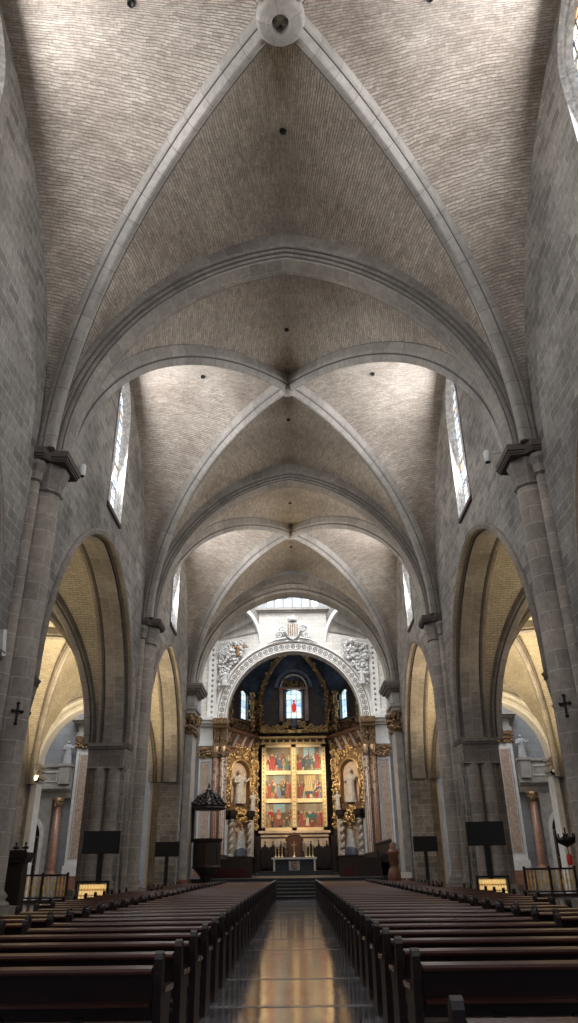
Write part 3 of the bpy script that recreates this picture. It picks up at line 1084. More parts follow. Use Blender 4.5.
# transept east wall dressing (grey neoclassical order seen through the aisle arches)
def dressing(sx, side):
    Y = 60.0
    X = lambda v: sx * v
    def B(m, a, b_, y0, y1, z0, z1): m.box(min(X(a), X(b_)), max(X(a), X(b_)), Y + y0, Y + y1, z0, z1)
    t = thing('marble_pilaster', 'tall white pilaster with pink marble panel on the %s transept wall' % side, 'pilaster', (0, 0, 0), 'transept pilasters')
    m = MB(); B(m, 15.9, 17.3, -.35, 0, 1.9, 10.3); B(m, 15.8, 17.4, -.45, 0, 1.2, 1.9); m.build('pilaster_shaft', 'plaster', t)
    m = MB(); B(m, 16.25, 16.95, -.38, -.3, 2.4, 9.8); m.build('inset_panel', 'pinkmarble', t)
    for a, b_ in ((16.12, 16.2), (17.0, 17.08)):
        m = MB(); B(m, a, b_, -.39, -.3, 2.3, 9.9); m.build('panel_moulding', 'greymarble', t)
    m = MB(); B(m, 15.7, 17.5, -.5, 0, 0, 1.2); m.build('pedestal', 'redmarble', t)
    m = MB()
    for k in range(3): B(m, 15.85 - .06 * k, 17.35 + .06 * k, -.42 - .06 * k, 0, 10.3 + .3 * k, 10.55 + .3 * k)
    ornament(m, 46, lambda: (X(random.uniform(15.8, 17.4)), Y - .48, random.uniform(10.3, 11.15)), .07, .14)
    m.build('corinthian_capital', 'darkgold', t)
    m = MB(); B(m, 15.8, 17.4, -.5, 0, 11.2, 11.5); B(m, 15.9, 17.3, -.4, 0, 11.5, 12.2); B(m, 15.6, 17.6, -.7, 0, 12.2, 12.4); B(m, 15.3, 17.9, -1.0, 0, 12.4, 12.6); m.build('entablature_block', 'greymarble', t)
    t = thing('side_portal', 'grey marble arched chapel portal with red column on the %s transept wall' % side, 'portal', (0, 0, 0), 'transept portals')
    m = MB()
    B(m, 17.4, 23.5, -.3, 0, 6.6, 7.1); B(m, 17.4, 23.5, -.55, 0, 7.1, 7.25); B(m, 17.4, 23.5, -.8, 0, 7.25, 7.45); B(m, 17.4, 23.5, -.4, 0, 7.45, 7.6)
    m.build('entablature', 'greymarble', t)
    m = MB(); B(m, 17.4, 23.5, -.3, 0, 7.6, 8.9); B(m, 17.4, 23.5, -.42, 0, 8.9, 9.1); m.build('attic', 'greymarble', t)
    for a in (18.6, 21.2):
        m = MB()
        B(m, a, a + 1.6, -.36, -.3, 7.8, 7.88); B(m, a, a + 1.6, -.36, -.3, 8.5, 8.58); B(m, a, a + .08, -.36, -.3, 7.88, 8.5); B(m, a + 1.52, a + 1.6, -.36, -.3, 7.88, 8.5)
        m.build('attic_panel_moulding', 'plaster', t)
    m = MB(); wall_panel(m, 18.75, 23.2, 0, 6.6, -.35, 0, [(20.9, 1.5, 0, 3.9, 1.5)], lambda s_, t_, d: (X(s_), Y + d, t_)); m.build('portal_frame', 'greymarble', t)
    m = MB(); m.sweep(arch_path(1.5, 1.5, 12, lambda u, v: (X(20.9) + u, Y - .36, 3.9 + v), lambda nu, nv: Vector((nu, 0, nv)), Vector((0, 1, 0)), 3.9), [(.28, -.08), (.28, .05), (0, .05), (0, -.08)]); m.build('archivolt', 'plaster', t)
    m = MB(); B(m, 19.4, 22.4, -.1, -.02, 0, 5.4); m.build('dark_grille_door', 'darkwood', t)
    m = MB()
    for k in range(9): B(m, 19.55 + k * .33, 19.6 + k * .33, -.16, -.1, 0, 3.9)
    B(m, 19.4, 22.4, -.17, -.1, 3.85, 3.97); B(m, 19.4, 22.4, -.17, -.1, 2.0, 2.08)
    m.build('grille', 'redmarble', t)
    m = MB(); m.lathe([(.42, 1.2), (.42, 1.35), (.33, 1.45), (.31, 1.6), (.27, 5.95)], X(18.2), Y - .55, 16); m.build('column_shaft', 'redmarble', t)
    m = MB(); B(m, 17.75, 18.65, -1.0, 0, 0, 1.2); m.build('column_pedestal', 'greymarble', t)
    m = MB(); m.lathe([(.28, 5.95), (.33, 6.0), (.3, 6.1), (.46, 6.6)], X(18.2), Y - .55, 12)
    ornament(m, 22, lambda: (X(18.2) + random.uniform(-.38, .38), Y - .55 - random.uniform(.2, .4), random.uniform(6.0, 6.55)), .06, .1)
    m.build('column_capital', 'darkgold', t)
    m = MB(); B(m, 17.55, 18.35, -.95, 0, 7.6, 8.9); B(m, 17.45, 18.45, -1.02, 0, 8.9, 9.1); m.build('statue_pedestal', 'greymarble', t)
    m = MB(); robed(m, 0, 0, 0, 1.75, 1.2, 1)
    o = m.build('saint_statue', 'greystatue'); o.location = (X(17.95), Y - .5, 9.1)
    tag(o, 'grey stone statue of a robed saint standing on the %s transept entablature' % side, 'statue', 'transept statues')


mirrored(dressing)


def railing(sx, side):
    Y = 45.2
    for k, (a, b_, lab) in enumerate(((9.2, 11.9, 'inner'), (12.8, 15.6, 'outer'))):
        t = thing('brass_railing', 'low dark railing with brass balusters closing the %s aisle, %s half' % (side, lab), 'railing', (sx * (a + b_) / 2, Y, 0), 'brass railings across the aisles')
        hw = (b_ - a) / 2
        m = MB()
        m.box(-hw, hw, -.06, .06, 1.32, 1.42); m.box(-hw, hw, -.06, .06, .2, .28); m.box(-hw, hw, -.1, .1, 0, .14)
        for x in (-hw, 0, hw): m.box(x - .06, x + .06, -.07, .07, 0, 1.5)
        m.build('rail_frame', 'darkwood', t)
        for j in range(14):
            m = MB(); x = -hw + hw * 2 * (j + .5) / 14
            m.lathe([(.03, .28), (.055, .4), (.03, .5), (.065, .7), (.07, .8), (.03, .95), (.06, 1.1), (.03, 1.2), (.04, 1.32)], x, 0, 6)
            m.build('baluster', 'brass', t)


mirrored(railing)

# ------------------------------------------------------------------ crossing: east wall with chancel arch
YC = 60.0
m = MB()
wall_panel(m, -7.6, 7.6, 1.0, 21.5, YC, YC + .9, [(0, 5.45, 1.0, 12.5, 5.46)], lambda s_, t_, d: (s_, d, t_))
struct(m.build('wall_chancel', 'paleashlar'))
t = thing('chancel_arch', 'white plaster round arch with rosettes framing the dark apse', 'arch', (0, YC, 12.5))
PA = lambda a: arch_path(a, a, 30, lambda u, v: (u, 0, v), lambda nu, nv: Vector((nu, 0, nv)), Vector((0, 1, 0)))
m = MB(); m.sweep(PA(5.45), [(1.0, .02), (1.0, -.18), (.9, -.24), (.82, -.18), (.78, -.12), (.16, -.12), (.12, -.18), (.04, -.18), (0, -.1), (0, .9), (.06, .9), (.06, .02)]); m.build('archivolt', 'plaster', t)
m = MB(); m.sweep(PA(5.45), [(.80, -.10), (.80, -.135), (.74, -.135), (.74, -.10)]); m.sweep(PA(5.45), [(.2, -.10), (.2, -.135), (.15, -.135), (.15, -.10)]); m.build('bead_line', 'darkgold', t)
for k in range(39):
    a = PI * (k + .5) / 39
    m = MB(); r = 5.92
    c = Vector((r * math.cos(a), -.12, r * math.sin(a)))
    m.tube([c + Vector((math.cos(q) * .17, 0, math.sin(q) * .17)) for q in [j * PI / 5 for j in range(11)]], .03, 4, cap=False)
    m.ball(c, .07, 6, (1, .6, 1), 4)
    for q in range(4):
        m.ball(c + Vector((math.cos(a + q * PI / 2) * .11, 0, math.sin(a + q * PI / 2) * .11)), .035, 5, (1, .6, 1), 3)
    m.build('rosette', 'capital', t)
m = MB(); m.box(-5.45 - .9, -5.45 + .05, -.2, .9, -.3, 0); m.box(5.4, 6.35, -.2, .9, -.3, 0); m.build('impost', 'plaster', t)
# decorative vertical strips
for i, sx in enumerate((-1, 1)):
    t = thing('decorated_plaster_strip', 'white vertical plaster band with small gilt studs %s of the chancel arch' % ('left', 'right')[i], 'plaster band', (sx * 6.72, YC, 0), 'studded plaster bands')
    m = MB(); m.box(-.3, .3, -.12, 0, 12.2, 19.4); m.box(-.36, -.3, -.16, 0, 12.2, 19.4); m.box(.3, .36, -.16, 0, 12.2, 19.4); m.build('band', 'plaster', t)
    for k in range(16):
        m = MB(); m.ball((0, -.12, 12.6 + k * .43), .10, 8, (1, .5, 1.2), 4); m.build('stud', 'capital', t)


# spandrel sculpture
def relief(sx, side):
    m = MB()
    def pt():
        while True:
            x = random.uniform(4.3, 6.25); z = random.uniform(14.6, 18.8)
            if math.hypot(x, z - 12.5) > 6.6: return (sx * x, YC - random.uniform(.05, .35), z)
    ornament(m, 150, pt, .06, .18, (1, .9, 1))
    for k in range(22):
        p = pt(); scroll(m, (p[0], YC - .3, p[2]), random.uniform(.18, .36), random.choice((-1, 1)), th=.05)
    robed(m, sx * 5.7, YC - .35, 15.1, 1.3, 1.2, 2)
    o = m.build('spandrel_relief', 'plaster_relief')
    tag(o, 'white stucco trophy relief in the %s spandrel of the chancel arch' % side, 'relief', 'spandrel reliefs')


mirrored(relief)
# gilded winged figure on the left
t = thing('gilded_angel', 'small gilded winged figure above the left shoulder of the chancel arch', 'sculpture', (-4.65, YC - .35, 17.6))
m = MB(); robed(m, 0, 0, 0, 1.0, 1.1, 2); m.build('body', 'darkgold', t)
for e in (-1, 1):
    m = MB()
    for k in range(6):
        a = math.radians(10 + 14 * k)
        m.tube([(e * .1, .08, .7), (e * (.1 + .4 * math.cos(a)), .1, .7 + .3 * math.sin(a)), (e * (.1 + .85 * math.cos(a)), .08, .68 + .4 * math.sin(a))], .05, 5, taper=[.05, .07, .02])
    m.build('wing', 'darkgold', t)
# heraldic shield above the crown
t = thing('heraldic_crest', 'pale stucco crowned coat of arms over the crown of the chancel arch', 'crest', (0, YC - .2, 18.9))
m = MB(); m.prism([(-.55, 1.5), (-.6, .7), (-.4, .25), (0, 0), (.4, .25), (.6, .7), (.55, 1.5), (0, 1.6)], lambda u, v, d: (u, d, v), -.2, .1); m.build('shield', 'plaster_relief', t)
m = MB()
for k in range(5): m.box(-.42 + k * .19, -.34 + k * .19, -.24, -.18, .35, 1.35)
m.build('shield_bar', 'darkgold', t)
m = MB(); m.lathe([(.34, 1.62), (.40, 1.72), (.42, 1.85), (.30, 2.0), (.10, 2.08)], 0, -.05, 12)
for k in range(7): m.ball((.38 * math.cos(k * PI / 6 + PI), -.05 - .3 * abs(math.sin(k * PI / 6)), 1.98), .07)
m.ball((0, -.05, 2.15), .1)
m.build('crown', 'plaster_relief', t)
for e in (-1, 1):
    m = MB(); scroll(m, (e * .85, -.1, 1.0), .35, e, th=.08); scroll(m, (e * 1.15, -.1, .45), .32, -e, th=.08)
    m.tube([(e * .6, -.1, .2), (e * 1.4, -.1, .05), (e * 2.2, -.1, -.35)], .09, 5, taper=[.12, .09, .03])
    m.build('scrollwork', 'plaster_relief', t)

# string course and shallow moulding lines on the crossing wall
m = MB(); m.box(-7.3, 7.3, YC - .2, YC, 21.45, 21.6); m.box(-7.3, 7.3, YC - .35, YC, 21.6, 21.78); struct(m.build('trim_40', 'rib'))


# squinches + lantern drum
def squinch(sx, side):
    t = thing('squinch', 'fan-shaped ribbed squinch in the %s corner under the lantern' % side, 'squinch', (sx * 7.3, YC, 18.8), 'squinches')
    P0 = Vector((0, -4.4, 0)); P1 = Vector((-sx * 4.4, 0, 0))
    mid = (P0 + P1) / 2; hv = (P1 - P0) / 2; R = hv.length
    def arc(q): return mid + hv * -math.cos(q) + Vector((0, 0, R * math.sin(q) * .9))
    m = MB()
    n = 40
    def fn(u, v):
        p = arc(u * PI) * v
        flute = .22 * abs(math.sin(u * PI * 9)) * v
        d = (mid.normalized()) * flute
        return p + d * -1
    m.grid(fn, 72, 6); m.build('fluted_shell', 'rib', t)
    path = []
    for i in range(25):
        q = PI * i / 24
        p = arc(q); nrm = (hv.normalized() * -math.cos(q) + Vector((0, 0, math.sin(q))))
        path.append((p, nrm, mid.normalized()))
    m = MB(); m.sweep(path, [(.34, -.2), (.34, .1), (0, .1), (0, -.2)]); m.build('squinch_arch', 'plaster', t)
    # diagonal drum wall above the squinch
    m = MB()
    b = len(m.v)
    for i in range(25):
        p = arc(PI * i / 24); m.v.append(tuple(p + Vector((sx * 7.3, YC, 18.8)))); m.v.append((p.x + sx * 7.3, p.y + YC, 26))
    for i in range(24): m.face((b + i * 2, b + i * 2 + 2, b + i * 2 + 3, b + i * 2 + 1))
    struct(m.build('wall_lantern_diagonal_' + side, 'ashlar'))


mirrored(squinch)
m = MB()
wall_panel(m, -3.4, 3.4, 21.5, 30, YC - .1, YC + .5, [(-2.0 + k * .8, .31, 21.95, 27.5, .5) for k in range(6)], lambda s_, t_, d: (s_, d, t_))
struct(m.build('wall_lantern_east', 'greywall'))
for k in range(6):
    x = -2.0 + k * .8
    m = MB(); m.box(x - .34, x + .34, YC + .25, YC + .28, 21.9, 28); struct(m.build('window_%d' % (30 + k), 'lanternblue' if k == 3 else 'lantern'))
m = MB()
for sx in (-1, 1):
    m.box(min(sx * 7.3, sx * 7.7), max(sx * 7.3, sx * 7.7), 47.6, YC, 18.3, 31)
m.box(-7.6, 7.6, 47.2, 47.6, 23.4, 31); m.box(-7.6, 7.6, YC, YC + .5, 30, 31)
struct(m.build('wall_lantern', 'plaster'))
m = MB(); m.box(-8, 8, 47, 61, 31, 31.3); struct(m.build('ceiling_lantern', 'plaster'))

# east crossing piers: white entablature, pilasters with pink panels
def cross_pier(sx, side):
    t = thing('pink_marble_pilaster', 'white framed pilaster with pink marble panel on the %s of the apse opening' % side, 'pilaster', (sx * 7.0, YC, 1.05), 'apse pilasters')
    m = MB(); m.box(-.5, .5, -.5, 0, 0, 8.35); m.build('pilaster_shaft', 'plaster', t)
    m = MB(); m.box(-.26, .26, -.54, -.45, 1.2, 7.9); m.build('inset_panel', 'pinkmarble', t)
    m = MB()
    for x in (-.38, .32): m.box(x, x + .06, -.55, -.45, 1.0, 8.1)
    m.box(-.38, .38, -.55, -.45, 8.02, 8.1); m.box(-.38, .38, -.55, -.45, 1.0, 1.08)
    m.build('panel_moulding', 'greymarble', t)
    m = MB(); m.box(-.6, .6, -.62, 0, 0, .7); m.box(-.56, .56, -.58, 0, .7, .85); m.build('pedestal', 'redmarble', t)
    m = MB()
    for k in range(3): m.box(-.5 - .05 * k, .5 + .05 * k, -.55 - .05 * k, 0, 8.35 + .3 * k, 8.6 + .3 * k)
    ornament(m, 46, lambda: (random.uniform(-.6, .6), -.62, random.uniform(8.35, 9.15)), .06, .13)
    m.build('corinthian_capital', 'darkgold', t)
    m = MB(); m.box(-.6, .6, -.65, 0, 9.25, 9.4); m.box(-.55, .55, -.6, 0, 9.4, 9.7); m.box(-.5, .5, -.55, 0, 9.7, 10.7); m.box(-.6, .6, -.75, 0, 10.75, 10.95); m.box(-.7, .7, -.95, 0, 10.95, 11.2); m.box(-.8, .8, -1.1, 0, 11.2, 11.42)
    m.build('entablature_block', 'plaster', t)
    for q, (cx_, lab) in enumerate(((6.18, 'outer'), (5.62, 'inner'))):
        t = thing('fluted_column', 'slim fluted brown marble column beside the %s edge of the apse opening, %s of two' % (side, lab), 'column', (sx * cx_, YC - .55, 1.05), 'fluted apse columns')
        m = MB()
        m.lathe([(.3, 0), (.3, .9), (.26, 1.0), (.24, 1.1), (.22, 8.35)], 0, 0, 18); m.build('column_shaft', 'pinkmarble' if q else 'redmarble', t)
        m = MB()
        for k in range(10): m.tube([(.235 * math.cos(k * PI / 5), .235 * math.sin(k * PI / 5), 1.2), (.22 * math.cos(k * PI / 5), .22 * math.sin(k * PI / 5), 8.3)], .025, 4)
        ornament(m, 60, lambda: (random.uniform(-.22, .22), -random.uniform(.14, .22), random.uniform(5.2, 8.2)), .04, .08)
        m.build('carved_fluting', 'darkgold', t)
        m = MB(); m.lathe([(.22, 8.35), (.26, 8.45), (.22, 8.55), (.36, 9.2)], 0, 0, 12)
        ornament(m, 26, lambda: (random.uniform(-.3, .3), random.uniform(-.3, -.1), random.uniform(8.4, 9.15)), .05, .09)
        m.build('corinthian_capital', 'darkgold', t)
        m = MB(); m.box(-.27, .27, -.3, .5, 9.2, 9.45); m.box(-.24, .24, -.22, .5, 9.45, 10.6)
        ornament(m, 24, lambda: (random.uniform(-.22, .22), -.24, random.uniform(9.6, 10.5)), .05, .1)
        m.box(-.28, .28, -.5, .5, 10.6, 10.85); m.box(-.28, .28, -.75, .5, 10.85, 11.3); m.build('entablature_block', 'darkgold', t)


mirrored(cross_pier)

# ------------------------------------------------------------------ presbytery platform and steps
m = MB(); m.box(-7.6, 7.6, 48.0, 74, 0, 1.05); struct(m.build('floor_presbytery', 'step'))
t = thing('presbytery_steps', 'dark marble steps rising from the central aisle to the altar', 'steps', (0, 46, 0))
for k in range(6):
    m = MB(); m.box(-5.2, 5.2, -.5 + k * .4, 2.0, k * .175, (k + 1) * .175); m.build('step', 'step', t)
    m = MB(); m.box(-5.2, 5.2, -.54 + k * .4, -.44 + k * .4, (k + 1) * .175 - .03, (k + 1) * .175 + .004); m.build('nosing', 'nosing', t)

# ------------------------------------------------------------------ apse shell
AV = [(-6.7, 60.9), (-6.7, 64.8), (-3.75, 71.2), (3.75, 71.2), (6.7, 64.8), (6.7, 60.9)]
for k in range(5):
    a, b_ = Vector(AV[k]), Vector(AV[k + 1])
    d = b_ - a; ln = d.length; d.normalize(); nn = Vector((-d.y, d.x))   # outward
    m = MB()
    ops = []
    if k in (1, 2, 3):
        ops = [(4.6 if k == 1 else ln - 4.6, .66, 14.1, 16.2, .5)]
        if k == 2: ops = [(ln / 2, .74, 14.5, 16.9, .3)]
    wall_panel(m, 0, ln, 1.0, 20.5, 0, .5, ops, lambda s_, t_, q: (a.x + d.x * s_ + nn.x * q, a.y + d.y * s_ + nn.y * q, t_))
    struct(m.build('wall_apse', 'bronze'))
    if ops:
        m = MB(); o_ = ops[0]
        def F(s_, t_, q): return (a.x + d.x * s_ + nn.x * q, a.y + d.y * s_ + nn.y * q, t_)
        bq = m.add([F(o_[0] - o_[1], o_[2], .1), F(o_[0] + o_[1], o_[2], .1), F(o_[0] + o_[1], o_[3] + o_[4], .1), F(o_[0] - o_[1], o_[3] + o_[4], .1)])
        m.face((bq, bq + 1, bq + 2, bq + 3), [(0, 0), (1.3, 0), (1.3, 2.9), (0, 2.9)])
        fr = struct(m.build('window_%d' % (10 + k), 'stain'))
        m = MB()
        for s0_, s1_ in ((o_[0] - o_[1] - .16, o_[0] - o_[1]), (o_[0] + o_[1], o_[0] + o_[1] + .16)):
            pts = [F(s0_, o_[2] - .1, 0), F(s1_, o_[2] - .1, 0), F(s1_, o_[3] + .2, 0), F(s0_, o_[3] + .2, 0), F(s0_, o_[2] - .1, -.15), F(s1_, o_[2] - .1, -.15), F(s1_, o_[3] + .2, -.15), F(s0_, o_[3] + .2, -.15)]
            bq = m.add(pts)
            for f in ((0, 1, 2, 3), (4, 5, 6, 7), (0, 1, 5, 4), (1, 2, 6, 5), (2, 3, 7, 6), (3, 0, 4, 7)): m.face([bq + i for i in f])
        m.build('window_frame', 'bluegrey', fr)
        if k == 2:
            m = MB(); m.ball((0, 71.27, 15.5), .26, 10, (.9, .1, 1.9), 6); m.ball((0, 71.27, 16.1), .12, 8, (1, .2, 1), 5); m.build('red_figure_pane', 'stainred', fr)
# vault webs and gilded ribs
KA = Vector((0, 64.2, 19.6))
m = MB()
rp = []
for (x, y) in AV:
    P = Vector((x, y, 13.6))
    ln = []
    for i in range(13):
        q = PI / 2 * i / 12
        ln.append(Vector((KA.x + (P.x - KA.x) * math.cos(q), KA.y + (P.y - KA.y) * math.cos(q), 13.6 + 6.0 * math.sin(q))))
    rp.append(ln)
for k in range(5):
    b = len(m.v)
    for i in range(13):
        for j in range(9):
            s_ = j / 8
            p = rp[k][i].lerp(rp[k + 1][i], s_)
            p.z += (4.6 if k == 2 else 3.9) * math.sin(PI * s_) ** .8 * max(0, math.cos(PI / 2 * i / 12)) ** 1.2
            m.v.append(tuple(p))
    for i in range(12):
        for j in range(8):
            a = b + i * 9 + j
            m.face((a, a + 1, a + 10, a + 9), None, True)
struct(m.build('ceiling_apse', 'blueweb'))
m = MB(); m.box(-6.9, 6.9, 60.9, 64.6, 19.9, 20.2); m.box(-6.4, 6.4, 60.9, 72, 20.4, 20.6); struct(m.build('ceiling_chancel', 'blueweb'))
for k, ln in enumerate(rp):
    if k in (0, 5): continue
    side = {1: 'far left', 2: 'centre left', 3: 'centre right', 4: 'far right'}[k]
    t = thing('gilded_vault_rib', 'carved gilded vault rib on the %s of the apse vault' % side, 'vault rib', tuple(ln[0]), 'gilded apse ribs')
    m = MB(); m.tube([p - ln[0] + Vector((0, -.1, -.05)) for p in ln], .24, 8); m.build('rib_core', 'darkgold', t)
    m = MB()
    for i in range(60):
        q = random.random() * 12; i0 = min(11, int(q)); p = ln[i0].lerp(ln[i0 + 1], q - i0) - ln[0]
        m.ball((p.x + random.uniform(-.26, .26), p.y - .22, p.z + random.uniform(-.2, .1)), random.uniform(.07, .16), 6)
    m.build('carved_foliage', 'gold', t)
# semicircular marble hood with bright light over the central window
t = thing('window_hood', 'pale semicircular moulded hood above the central stained window', 'window hood', (0, 70.8, 17.3))
m = MB(); m.sweep(arch_path(1.55, 1.55, 14, lambda u, v: (u, 0, v), lambda nu, nv: Vector((nu, 0, nv)), Vector((0, 1, 0))), [(.28, -.2), (.28, .2), (0, .2), (0, -.2)]); m.build('hood_moulding', 'bluegrey', t)
m = MB(); m.sweep(arch_path(1.2, 1.2, 12, lambda u, v: (u, 0, v), lambda nu, nv: Vector((nu, 0, nv)), Vector((0, 1, 0))), [(.12, -.15), (.12, .2), (0, .2), (0, -.15)]); m.build('inner_moulding', 'plaster', t)
m = MB(); m.box(-1.45, 1.45, -.3, .2, -.15, 0.05); m.box(-1.4, -1.05, -.3, .2, -3.2, -.15); m.box(1.05, 1.4, -.3, .2, -3.2, -.15); m.build('pilaster_frame', 'redmarble', t)
m = MB(); ornament(m, 40, lambda: (random.uniform(-1, 1), -.2, random.uniform(.05, .85)), .08, .18); m.build('carved_tympanum', 'darkgold', t)


# upper figures / gilded columns of the apse
def upper(sx, side):
    for (x, y, lab) in ((5.75, 65.8, 'by the edge of the chancel arch'), (3.2, 70.6, 'beside the central window'), (3.95, 69.6, 'between the side window and the corner')):
        t = thing('gilded_column', 'ornate gilded upper column on the %s of the apse, %s' % (side, lab), 'column', (sx * x, y, 13.0), 'gilded upper columns')
        m = MB(); m.lathe([(.35, 0), (.35, .2), (.22, .35), (.25, .5), (.2, 1.4), (.25, 1.5), (.18, 3.2), (.3, 3.5), (.36, 3.7)], 0, 0, 10); m.build('column_shaft', 'redmarble' if x == 4.05 else 'darkgold', t)
        m = MB()
        ornament(m, 34, lambda: (random.uniform(-.26, .26), -random.uniform(.12, .25), random.uniform(.2, 3.6)), .06, .13, (1, 1, 1.2)); m.build('carved_foliage', 'gold', t)
    m = MB(); robed(m, 0, 0, 0, 1.6, 1.1, 1); o = m.build('gilded_saint_statue', 'darkgold'); o.location = (sx * 5.72, 62.6, 12.6)
    tag(o, 'small gilded standing saint at the %s foot of the chancel arch' % side, 'statue', 'gilded saints above the cornice')


mirrored(upper)

# entablature round the apse: coffered sloping cove in three faces
for k in range(5):
    a, b_ = Vector(AV[k]), Vector(AV[k + 1]); d = b_ - a; ln = d.length; d.normalize(); nn = Vector((-d.y, d.x))
    if k == 2: continue
    side = 'left' if k < 2 else 'right'; which = 'diagonal' if k in (1, 3) else 'side'
    t = thing('coffered_cornice', 'gilded coffered cornice over the %s wall on the %s of the apse' % (which, side), 'cornice', (a.x, a.y, 0), 'coffered apse cornices')
    F = lambda u, v, s_: (d.x * s_ - nn.x * u, d.y * s_ - nn.y * u, v)
    m = MB(); m.prism([(0, 11.0), (.25, 11.0), (.3, 11.3), (.9, 12.3), (1.1, 12.35), (1.15, 12.6), (0, 12.6)], F, 0.0, ln); m.build('cove', 'redmarble', t)
    nb = 5
    for j in range(nb):
        s_ = ln * (j + .5) / nb
        m = MB(); m.prism([(.3, 11.2), (.42, 11.2), (.98, 12.25), (.85, 12.28)], F, s_ - .14, s_ + .14); m.build('white_bracket', 'plaster', t)
    m = MB()
    for j in range(nb * 10):
        q = random.random(); s_ = random.uniform(.1, ln - .1)
        p = F(.32 + .6 * q, 11.3 + 1.0 * q, s_); m.ball(p, random.uniform(.06, .12), 6)
    m.build('gilt_foliage', 'gold', t)
    m = MB()
    for j in range(60):
        s_ = random.uniform(.1, ln - .1); p = F(.35 + random.uniform(0, .3), random.uniform(12.65, 13.5), s_); m.ball(p, random.uniform(.08, .2), 6)
    m.prism([(0, 12.6), (.3, 12.6), (.3, 13.6), (0, 13.6)], F, 0.05, ln - .05)
    m.prism([(0, 13.6), (.5, 13.6), (.5, 13.75), (0, 13.75)], F, 0.02, ln - .02)
    m.build('carved_frieze', 'darkgold', t)


# ------------------------------------------------------------------ altarpiece
def paint_panel(name, seed, w_, h_, sky, parent, x, z, composition):
    rnd = random.Random(seed)
    N, K = 84, 84
    figs = []
    for c in composition: figs.append(c)
    robes = [(.34, .035, .03), (.36, .09, .05), (.07, .11, .20), (.09, .14, .08), (.42, .25, .11), (.40, .34, .26), (.05, .05, .06), (.28, .09, .06), (.20, .24, .28), (.6, .5, .36)]
    for row, zz in ((0, .60), (1, .50), (2, .38), (3, .26), (4, .13)):
        nf = 10 - row
        for i in range(nf):
            fx = (i + .5) / nf + rnd.uniform(-.05, .05)
            if any(abs(fx - c[0]) < c[2] * 1.1 and row < 4 for c in composition): continue
            figs.append((fx, zz + rnd.uniform(-.06, .04), rnd.uniform(.045, .085), rnd.uniform(.09, .17), rnd.choice(robes)))
    ends = figs[len(composition):] + figs[:len(composition)]
    me_v, me_f, cols = [], [], []
    for i in range(N + 1):
        for j in range(K + 1):
            u, v = i / N, j / K
            me_v.append(((u - .5) * w_, 0, (v - .5) * h_))
            if v > .6:
                col = sky if rnd.random() > .15 else tuple(c * .8 for c in sky)
                if abs(u - .2) < .1 or abs(u - .82) < .08: col = (.24, .17, .10)
            else:
                col = (.13, .09, .05) if rnd.random() > .3 else (.2, .14, .08)
            if v < .1: col = (.22, .17, .12)
            for (fx, fz, fw, fh, rc) in ends:
                dz = (v - fz) / fh
                if abs(dz) < 1:
                    wd = fw * (1 - .45 * (dz + 1) / 2)
                    if abs(u - fx) < wd:
                        k = .55 + .75 * (math.sin(u * 95 + fx * 50 + v * 22 * math.sin(fx * 40)) * .5 + .5)
                        col = tuple(c * k for c in rc)
                hd = fz + fh + min(fw, .09) * .3
                if ((u - fx) ** 2 + ((v - hd) * .9) ** 2) < (fw * .34 + .006) ** 2: col = (.58, .38, .25)
            g = rnd.uniform(.7, 1.15); col = tuple(c * g for c in col)
            cols.append(col)
    for i in range(N):
        for j in range(K):
            a = i * (K + 1) + j
            me_f.append((a, a + K + 1, a + K + 2, a + 1))
    n0 = len(me_v)
    me_v += [((u - .5) * w_, .05, (v - .5) * h_) for u, v in ((0, 0), (1, 0), (1, 1), (0, 1))]; cols += [(.1, .07, .05)] * 4
    me_f.append((n0, n0 + 3, n0 + 2, n0 + 1))
    me = bpy.data.meshes.new(name); me.from_pydata(me_v, [], me_f); me.materials.append(M['paint'])
    at = me.color_attributes.new('paint', 'FLOAT_COLOR', 'POINT')
    for d_, c in zip(at.data, cols): d_.color = (*c, 1)
    o = bpy.data.objects.new(name, me); COL.objects.link(o); o.parent = parent; o.location = (x, -.12, z)
    return o


AP = thing('altarpiece', 'large gold-framed altarpiece of six painted panels behind the altar', 'altarpiece', (-0.1, 70.0, 1.05))
W0, Z0, Z1 = 2.92, 4.5 - 1.05, 11.85 - 1.05
m = MB()
def fb(x0, x1, z0, z1, d=.3): m.box(x0, x1, -d, 0, z0, z1)
fb(-W0, -W0 + .34, Z0, Z1); fb(W0 - .34, W0, Z0, Z1); fb(-.22, .22, Z0, Z1)
rows = []
ph_ = (Z1 - Z0 - .26 * 2 - .34 * 2) / 3
fb(-W0, W0, Z1 - .26, Z1); fb(-W0, W0, Z0, Z0 + .26)
for r in range(1, 3):
    z = Z0 + .26 + r * ph_ + (r - 1) * .34
    fb(-W0, W0, z, z + .34, .29)
m.box(-W0, W0, 0, .12, Z0, Z1)
m.build('gilt_frame', 'goldframe', AP)
m = MB()
for x in (-W0 + .34, -.22, .22, W0 - .34):
    for dx in (-.05, .05): m.box(x + dx - .02, x + dx + .02, -.35, -.28, Z0 + .3, Z1 - .3)
for x in (-W0 + .15, 0, W0 - .15):
    for k in range(20): m.ball((x, -.32, Z0 + .3 + k * (Z1 - Z0 - .6) / 19), .07, 6, (1, .6, 1.5), 4)
m.build('frame_beading', 'gold', AP)
